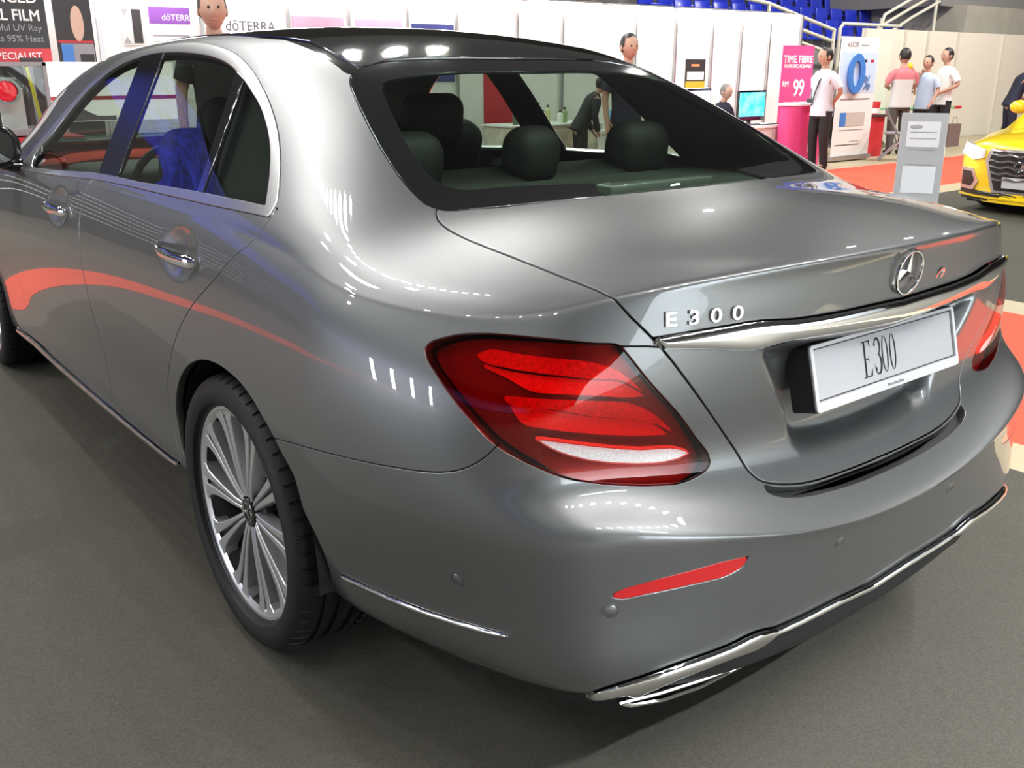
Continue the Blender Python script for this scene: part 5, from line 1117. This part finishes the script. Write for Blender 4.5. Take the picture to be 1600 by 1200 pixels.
    hv.ball((-.078,.01,-.01),(.010,.020,.030),10,8); hv.ball((.078,.01,-.01),(.010,.020,.030),10,8)
    b.add([HC+Rt@Vector(v)*1.12 for v in hv.v],hv.f)
    body_=b.build('body',SKIN,t,smooth=True)
    e=MB()
    for sx in (-.03,.03): e=MB(); e.ball(HC+Rt@Vector((sx,-.099,.009)),.010,10,8); e.build('eye',EYE,body_,smooth=True)
    e=MB(); e.ball(HC+Rt@Vector((0,-.098,-.064)),(.024,.008,.007),12,6,Rt); e.build('mouth',LIP,body_,smooth=True)
    hr=MB(); hr.ball((0,.012,.016),(.083,.100,.112),24,16)
    ok=[i for i,v in enumerate(hr.v) if not (v[1]<-.045 and v[2]<.07) and v[2]>-.05+.0*v[1]]
    oks=set(ok); hr.f=[f for f in hr.f if all(i in oks for i in f)]
    hr.v=[HC+Rt@Vector(v)*1.12 for v in hr.v]
    if cap: 
        hr.build('cap',cap,t,smooth=True); cb=MB(); cb.prism([(.07*math.cos(a),-.07-.09*math.sin(a)) for a in [PI*i/12 for i in range(13)]],.012,Matrix.Translation(HC)@Rt.to_4x4()@Matrix.Translation((0,0,.06))); cb.build('peak',cap,t)
    else: hr.build('hair',hairm or HAIR,t,smooth=True)
    # shirt: rings up the trunk, sleeves from the shoulders
    def loft(rings,n=20):
        V=[];F=[]
        for c,rx,ry in rings:
            for k in range(n):
                q=2*PI*k/n; v=Ry@Vector((rx*math.copysign(abs(math.cos(q))**.8,math.cos(q)),ry*math.copysign(abs(math.sin(q))**.9,math.sin(q)),0)); V.append((c[0]+v.x,c[1]+v.y,c[2]+v.z))
        for i in range(len(rings)-1):
            for k in range(n): F.append((i*n+k,i*n+(k+1)%n,(i+1)*n+(k+1)%n,(i+1)*n+k))
        F.append(tuple(range(n-1,-1,-1))); return V,F
    b=MB(); w_=wide
    b.add(*loft([(up(0,0,z),rx*w_,ry) for z,rx,ry in ((-.10,.176,.134),(0,.172,.130),(.12,.156,.117),(.25,.162,.120),(.36,.176,.124),(.44,.180,.118),(.485,.165,.104),(.52,.115,.085),(.545,.072,.068),(.565,.062,.060))]))
    for sd in (-1,1):
        n='L' if sd<0 else 'R'; a=Vector(N['sh'+n][0]); e_=Vector(N['el'+n][0]); v_=Vector(N['wr'+n][0]); a0=a-Vector((sd*.075,0,-.012))
        if long_sleeve: b.tube([a0,a.lerp(e_,.25),e_,v_],[.082,.074,.058,.044],12)
        else: b.tube([a0,a.lerp(e_,.25),a.lerp(e_,.75)],[.082,.076,.066],12)
    if yoke:
        b.mi=[1 if sum(b.v[i][2] for i in f)/len(f)>up(0,0,.33)[2] else 0 for f in b.f]; b.build('shirt',None,t,smooth=True,mats=[shirt,yoke])
    else: b.build('shirt',shirt,t,smooth=True)
    # trousers
    b=MB(); b.add(*loft([(up(0,0,.06),.146*w_,.106),(up(0,0,-.02),.152*w_,.112)]+[((0,0,hip-.08),.160*w_,.118),((0,0,hip-.13),.150*w_,.115)]))
    for n in 'LR':
        h_=Vector(N['hp'+n][0]); k_=Vector(N['kn'+n][0]); a=Vector(N['an'+n][0])
        b.tube([h_+Vector((0,0,.03)),h_.lerp(k_,.5),k_,k_.lerp(a,.5),a+Vector((0,0,-.02))],[.094,.088,.072,.066,.060],12)
    b.build('trousers',trouser,t,smooth=True)
    for n in 'LR':
        a=N['an'+n][0]; b=MB(); b.ball((a[0],a[1]-.07,.04),(.047,.135,.045),16,10); b.v=[(x,y,max(.002,z)) for x,y,z in b.v]; b.build('shoe',shoe,t,smooth=True)
    if strap:
        b=MB(); b.tube([up(.07,-.03,.52),up(.03,-.135,.40),up(-.03,-.142,.22),up(-.09,-.125,.05)],.010,6); b.build('lanyard',BLACKP,t)
    return t
POLO=mat('pale grey blue cotton',(.58,.62,.70),.8); BLK=mat('black cotton',(.014,.013,.016),.8); NVY=mat('navy cotton',(.012,.014,.035),.8); WHT=mat('white cotton',(.78,.77,.75),.8); LBL=mat('light blue cotton',(.45,.55,.72),.8); GRYC=mat('grey cotton',(.50,.50,.50),.8); PNKC=mat('rose cotton',(.55,.16,.18),.8); DGR=mat('dark grey trousers',(.09,.085,.08),.8)
back={-1:((-.25,.10,.25),(-.05,.17,.10)),1:((.25,.10,.25),(.05,.17,.08))}
person('person in a pale polo shirt and black trousers, black lanyard, beside the magenta counter',(10.02,6.02,.0025),-1.7,1.56,POLO,BLK,arms=back,strap=True,turn=-.2)
person('person in a navy shirt with grey hair seated behind the white counter',(9.95,7.76,0),.0,1.45,NVY,BLK,lean=.16,sit=True,hairm=mat('grey hair',(.16,.15,.15),.6),arms={-1:((-.27,-.06,.22),(-.14,-.24,.14)),1:((.27,-.06,.22),(.14,-.24,.14))})
t=empty('stool',(9.95,7.80,0),0,'dark stool under the seated person in the navy shirt','stool'); b=MB(); b.lathe([(0,.27),(.18,.27),(.18,.31),(0,.31)],24); b.build('seat',BLACKP,t); b=MB(); b.tube([(0,0,.02),(0,0,.27)],.03,10); b.lathe([(0,0),(.2,0),(.2,.02),(0,.02)],24); b.build('pedestal',ALU,t)
person('person with short black hair whose forehead shows above the rear roof edge',(5.32,5.05,.0025),-.3,1.61,NVY,BLK)
person('person with dark hair standing behind the front of the car roof',(1.03,4.75,.0025),-.3,1.80,BLK,BLK,hairm=HAIR)
person('person in a black jacket bending towards the laptop, seen through the rear window',(6.42,6.95,0),1.2,1.30,BLK,BLK,lean=.5,long_sleeve=True,arms={-1:((-.22,-.06,.22),(-.12,-.26,.06)),1:((.22,-.06,.22),(.12,-.26,.06))})
person('person in a rose and grey shirt with back turned, carrying a child',(13.30,6.80,0),2.6,1.60,mat('light grey cotton',(.58,.58,.57),.8),DGR,yoke=PNKC,wide=1.1,arms={-1:((-.27,-.05,.25),(-.10,-.27,.25)),1:((.27,-.05,.25),(.10,-.27,.22))})
person('child in a yellow cap carried by the person in the rose and grey shirt',(13.58,6.87,.76),2.2,.86,mat('brown cotton',(.20,.15,.12),.8),DGR,cap=mat('yellow cap',(.80,.55,.02),.6),sit=True,shoe=BLACKP,hairm=HAIR)
person('person in a light blue shirt with a hand raised to the face',(14.12,6.85,0),-1.5,1.50,LBL,BLK,arms={-1:((-.26,-.12,.22),(-.06,-.17,.50)),1:((.24,.03,.24),(.2,-.1,.05))})
person('person in a white shirt and black trousers standing with bent arms',(14.72,6.85,0),-1.9,1.62,WHT,BLK,arms={-1:((-.27,.06,.24),(-.12,-.20,.14)),1:((.27,.06,.24),(.10,-.20,.10))})
person('person in dark navy clothes leaning behind the yellow car at the right edge',(16.05,6.3,0),.9,1.5,NVY,NVY,lean=.35,arms={-1:((-.26,-.15,.22),(-.10,-.36,.12)),1:((.26,-.15,.22),(.10,-.36,.12))})
# ------------------------------------------------------------------ yellow car
YEL=mat('yellow car paint',(.86,.60,.0),.3,coat=1.); YB=mat('black car plastic',(.015,.015,.016),.45); YS=mat('silver car trim',(.60,.60,.61),.3,.9)
yc=empty('yellow_car',(7.62,2.05,.003),0,'bright yellow small SUV with lit headlamps facing the camera at the right edge','car')
# local: x back along the car, y across (+y towards the left of the photograph), z up.  front face at x=0
def nose(y,z):  # front skin
    return .30*abs(y/.82)**2.6+.10*max(0,(z-.55)/.35)**2+.03*max(0,(.35-z)/.3)
secs=[]
ys=[.82*math.sin(PI/2*(-1+2*i/24)) for i in range(25)]
prof=[(0,.12),(0,.2),(0,.30),(0,.42),(0,.54),(0,.62),(.03,.67),(.12,.705),(.35,.745),(.65,.785),(.98,.825),(1.35,1.05),(1.75,1.31),(2.2,1.36),(2.8,1.34),(3.3,1.25),(3.6,1.0),(3.72,.7),(3.72,.3)]
V=[];F=[]
for y in ys:
    a=abs(y/.82)
    for i,(x,z) in enumerate(prof):
        q=1-.0*a; zz=z
        if i>=6: zz=z-.07*a**4*(1 if i<11 else 1)-(.0 if i<11 else (z-.82)*.0)
        yy=y*(1 if i<10 else (1-.24*max(0,min(1,(z-.84)/.5))))
        xx=x+(.30*a**2.6 if i<9 else (.12*a**2.6 if i<11 else .1*a**2)) if i<15 else x-.25*a**3
        if i<2: yy*=.95
        V.append((xx,yy,zz))
m_=len(prof)
for j in range(24):
    for i in range(m_-1): F.append((j*m_+i,j*m_+i+1,(j+1)*m_+i+1,(j+1)*m_+i))
for j in (0,24): F.append(tuple(j*m_+i for i in range(m_)))
ysh=mesh_obj('body_shell',V,F,YEL,yc,True); ysh.data.set_sharp_from_angle(angle=.7)
def onface(name,poly,m,off=.012,th=.03,par=yc,subdiv=6):
    """plate following the nose: poly in (y,z)"""
    P=[]
    for i in range(len(poly)):
        a=poly[i];c=poly[(i+1)%len(poly)]
        for k_ in range(subdiv): P.append((a[0]+(c[0]-a[0])*k_/subdiv,a[1]+(c[1]-a[1])*k_/subdiv))
    n=len(P); cy=sum(p[0] for p in P)/n; cz=sum(p[1] for p in P)/n
    V=[];F=[]
    R=5
    for r in range(R+1):
        f=1-r/R*.999
        for y,z in P: yy=cy+(y-cy)*f; zz=cz+(z-cz)*f; V.append((nose(yy,min(zz,.62))*(1)-off+max(0,zz-.62)*.6,yy,zz))
    for y,z in P: V.append((nose(y,min(z,.62))+th+max(0,z-.62)*.6,y,z))
    for r in range(R):
        for i in range(n): F.append((r*n+i,r*n+(i+1)%n,(r+1)*n+(i+1)%n,(r+1)*n+i))
    q=(R+1)*n
    for i in range(n): F.append((i,q+i,q+(i+1)%n,(i+1)%n))
    return mesh_obj(name,V,F,m,par,False)
GRI=[(.40,.60),(-.40,.60),(-.44,.50),(-.34,.24),(.34,.24),(.44,.50)]
gf=onface('grille_frame',[(y*1.09,.425+(z-.425)*1.13) for y,z in GRI],YS,.014); 
gr=onface('grille',GRI,YB,.022)
for i in range(5):
    z=.565-.055*i; w=.40 if z>.45 else .40-.0; w=.42-abs(z-.5)*.25
    b=MB(); b.tube([(nose(y,z)-.030-.006*math.sin(y*40),y,z+.008*math.sin(y*36)) for y in [(-w+2*w*j/30) for j in range(31)]],.012,6); b.build('slat',mat('dark chrome slat',(.20,.20,.20),.3,.8),gr)
for k_ in range(4):
    a=[(nose(0,.47)-.05,-.105+.07*k_+.043*math.cos(q),.475+.043*math.sin(q)) for q in [2*PI*j/24 for j in range(24)]]
    b=MB(); b.tube(a,.006,8,closed=True); b.build('emblem_ring',CHROME,gr)
onface('front_plate',[(.26,.37),(-.26,.37),(-.26,.27),(.26,.27)],PLATEW,.034,.0)
onface('lower_grille',[(.80,.215),(-.80,.215),(-.76,.12),(.76,.12)],YB,.016); onface('lip_strip',[(.81,.172),(-.81,.172),(-.81,.150),(.81,.150)],YEL,.030)
HL=mat('lit headlamp',(1,1,1),.2,emit=(1,.97,.85),estr=40.)
for s_ in (-1,1):
    onface('side_intake',[(s_*.80,.42),(s_*.62,.42),(s_*.54,.30),(s_*.60,.215),(s_*.80,.215)],YS,.016,.03,subdiv=4); onface('intake_mesh',[(s_*.775,.39),(s_*.65,.39),(s_*.60,.31),(s_*.64,.25),(s_*.775,.25)],YB,.024,.03,subdiv=4)
    hl=onface('headlamp',[(s_*.81,.66),(s_*.50,.61),(s_*.50,.53),(s_*.64,.50),(s_*.82,.55)],mat('headlamp glass',(.7,.7,.72),.1,coat=1),.014,.03,subdiv=4)
    b=MB(); b.ball((nose(.64,.57)-.015,s_*.64,.575),(.03,.11,.042),18,10); b.build('lit_lens',HL,hl,smooth=True)
    b=MB(); b.ball((1.42,s_*.86,.96),(.06,.11,.07),18,10); b.tube([(1.42,s_*.70,.88),(1.42,s_*.80,.93)],.025,8); b.build('door_mirror',YEL,yc,smooth=True)
    for xw in (.78,3.05):
        b=MB(); b.lathe([(.18,-.11),(.30,-.11),(.32,-.08),(.32,.08),(.30,.11),(.18,.11)],40,Matrix.Translation((xw,s_*.70,.32))@Matrix.Rotation(PI/2,4,'X')); wo=b.build('wheel',RUBBER,yc,smooth=True)
        b=MB(); b.lathe([(0,.09),(.19,.105),(.20,-.08)],40,Matrix.Translation((xw,s_*.70,.32))@Matrix.Rotation(-s_*PI/2,4,'X')); b.build('rim',ALLOY,wo,smooth=True)
WSG=mat('dark windscreen',(.01,.012,.013),.05,coat=1.)
V=[(1.02,-.60,.85),(1.02,.60,.85),(1.74,.50,1.315),(1.74,-.50,1.315)]; V=[(x-.03,y,z+.02) for x,y,z in V]+[(x+.02,y,z-.0) for x,y,z in V]
mesh_obj('windscreen',V,[(0,1,2,3),(7,6,5,4),(0,4,5,1),(1,5,6,2),(2,6,7,3),(3,7,4,0)],WSG,yc)
b=MB(); b.box((1.9,0,.16),(3.3,1.4,.14)); b.build('underbody',YB,yc)

# ------------------------------------------------------------------ camera and lights
cd=bpy.data.cameras.new('camera'); co=bpy.data.objects.new('camera',cd); COL.objects.link(co); SC.camera=co
cam=[-1.64536, -2.00183, 1.34079, 0.66375, 0.32038, -0.00108, 1479.80794]
def camR(yaw,pitch,roll):
    f=np.array([math.sin(yaw)*math.cos(pitch),math.cos(yaw)*math.cos(pitch),-math.sin(pitch)]); r=np.array([math.cos(yaw),-math.sin(yaw),0]); u=np.cross(r,f)
    c,s=math.cos(roll),math.sin(roll); return c*r+s*u,-s*r+c*u,f
r_,u_,f_=camR(*cam[3:6]); m4=Matrix.Identity(4)
for i in range(3): m4[i][0]=r_[i]; m4[i][1]=u_[i]; m4[i][2]=-f_[i]; m4[i][3]=cam[i]
co.matrix_world=m4; cd.sensor_width=36; cd.lens=cam[6]/1600*36; cd.clip_start=.02
SC.view_settings.view_transform='Standard'; SC.view_settings.look='None'; SC.view_settings.gamma=1; SC.view_settings.exposure=0.
w=bpy.data.worlds.new('hall'); SC.world=w; w.use_nodes=True; w.node_tree.nodes['Background'].inputs[0].default_value=(.90,.92,.86,1); w.node_tree.nodes['Background'].inputs[1].default_value=.035
def area(name,loc,target,size,power,col=(1,1,1),size_y=None,shape='DISK'):
    l=bpy.data.lights.new(name,'AREA'); l.energy=power; l.color=col; l.shape='RECTANGLE' if size_y else shape; l.size=size
    if size_y: l.size_y=size_y
    o=bpy.data.objects.new(name,l); COL.objects.link(o); o.location=loc
    o.rotation_euler=(Vector(target)-Vector(loc)).to_track_quat('-Z','Y').to_euler(); return o
# arena floodlights hang in rows: over the aisle ahead of the car, across the hall behind the booths, and behind the camera; fills at the right are added
FL=[]
for i in range(22): FL.append((-.45-.95*math.sin(min(1,i/9)*PI/2)+.02*max(0,i-9),3.8+.24*i,8.0,9.5))
for i in range(8): FL.append((-2.2-1.3*i,5.1+.6*i,8.0,45))
for i in range(7): FL.append((.4+1.25*i,8.9+.35*i,8.0,100))
for i in range(10): FL.append((-1.2+.85*i,-6.3+.48*i,8.0,62))
for i in range(6): FL.append((-7.5,-6+2.0*i,8.0,40))
FL.append((11.9,9.4,6.2,110))
for x_ in (10.,13.,16.,19.): FL.append((x_,3.6,7.0,170))  # added fills that brighten the cream wall and people at the right
for x,y,z,p in FL: area('flood_and_fill',(x,y,z),((x,8.3,1.2) if z==7.0 else (x*.6,y*.6,0)),(.13 if p<10 else .24),p,(1,.985,.95))
area('rear_wall_fill',(1,-5.5,5.5),(1,-10,1.2),1.6,4200,(.95,.98,1))  # unseen fill added to make the rear wall bright in the paintwork
area('stand_fill',(-9,8.5,9.5),(-9,14,4.5),1.0,520,(1,1,1))  # added fill so the blue tiers reflect brighter in the side windows
for y in (2.4,3.5,4.6,5.7): area('column_lamp',(-10.6,y,1.05),(0,y*.4,1.0),.16,46,(.88,.93,1),size_y=2.0)
SC.view_settings.exposure=.80
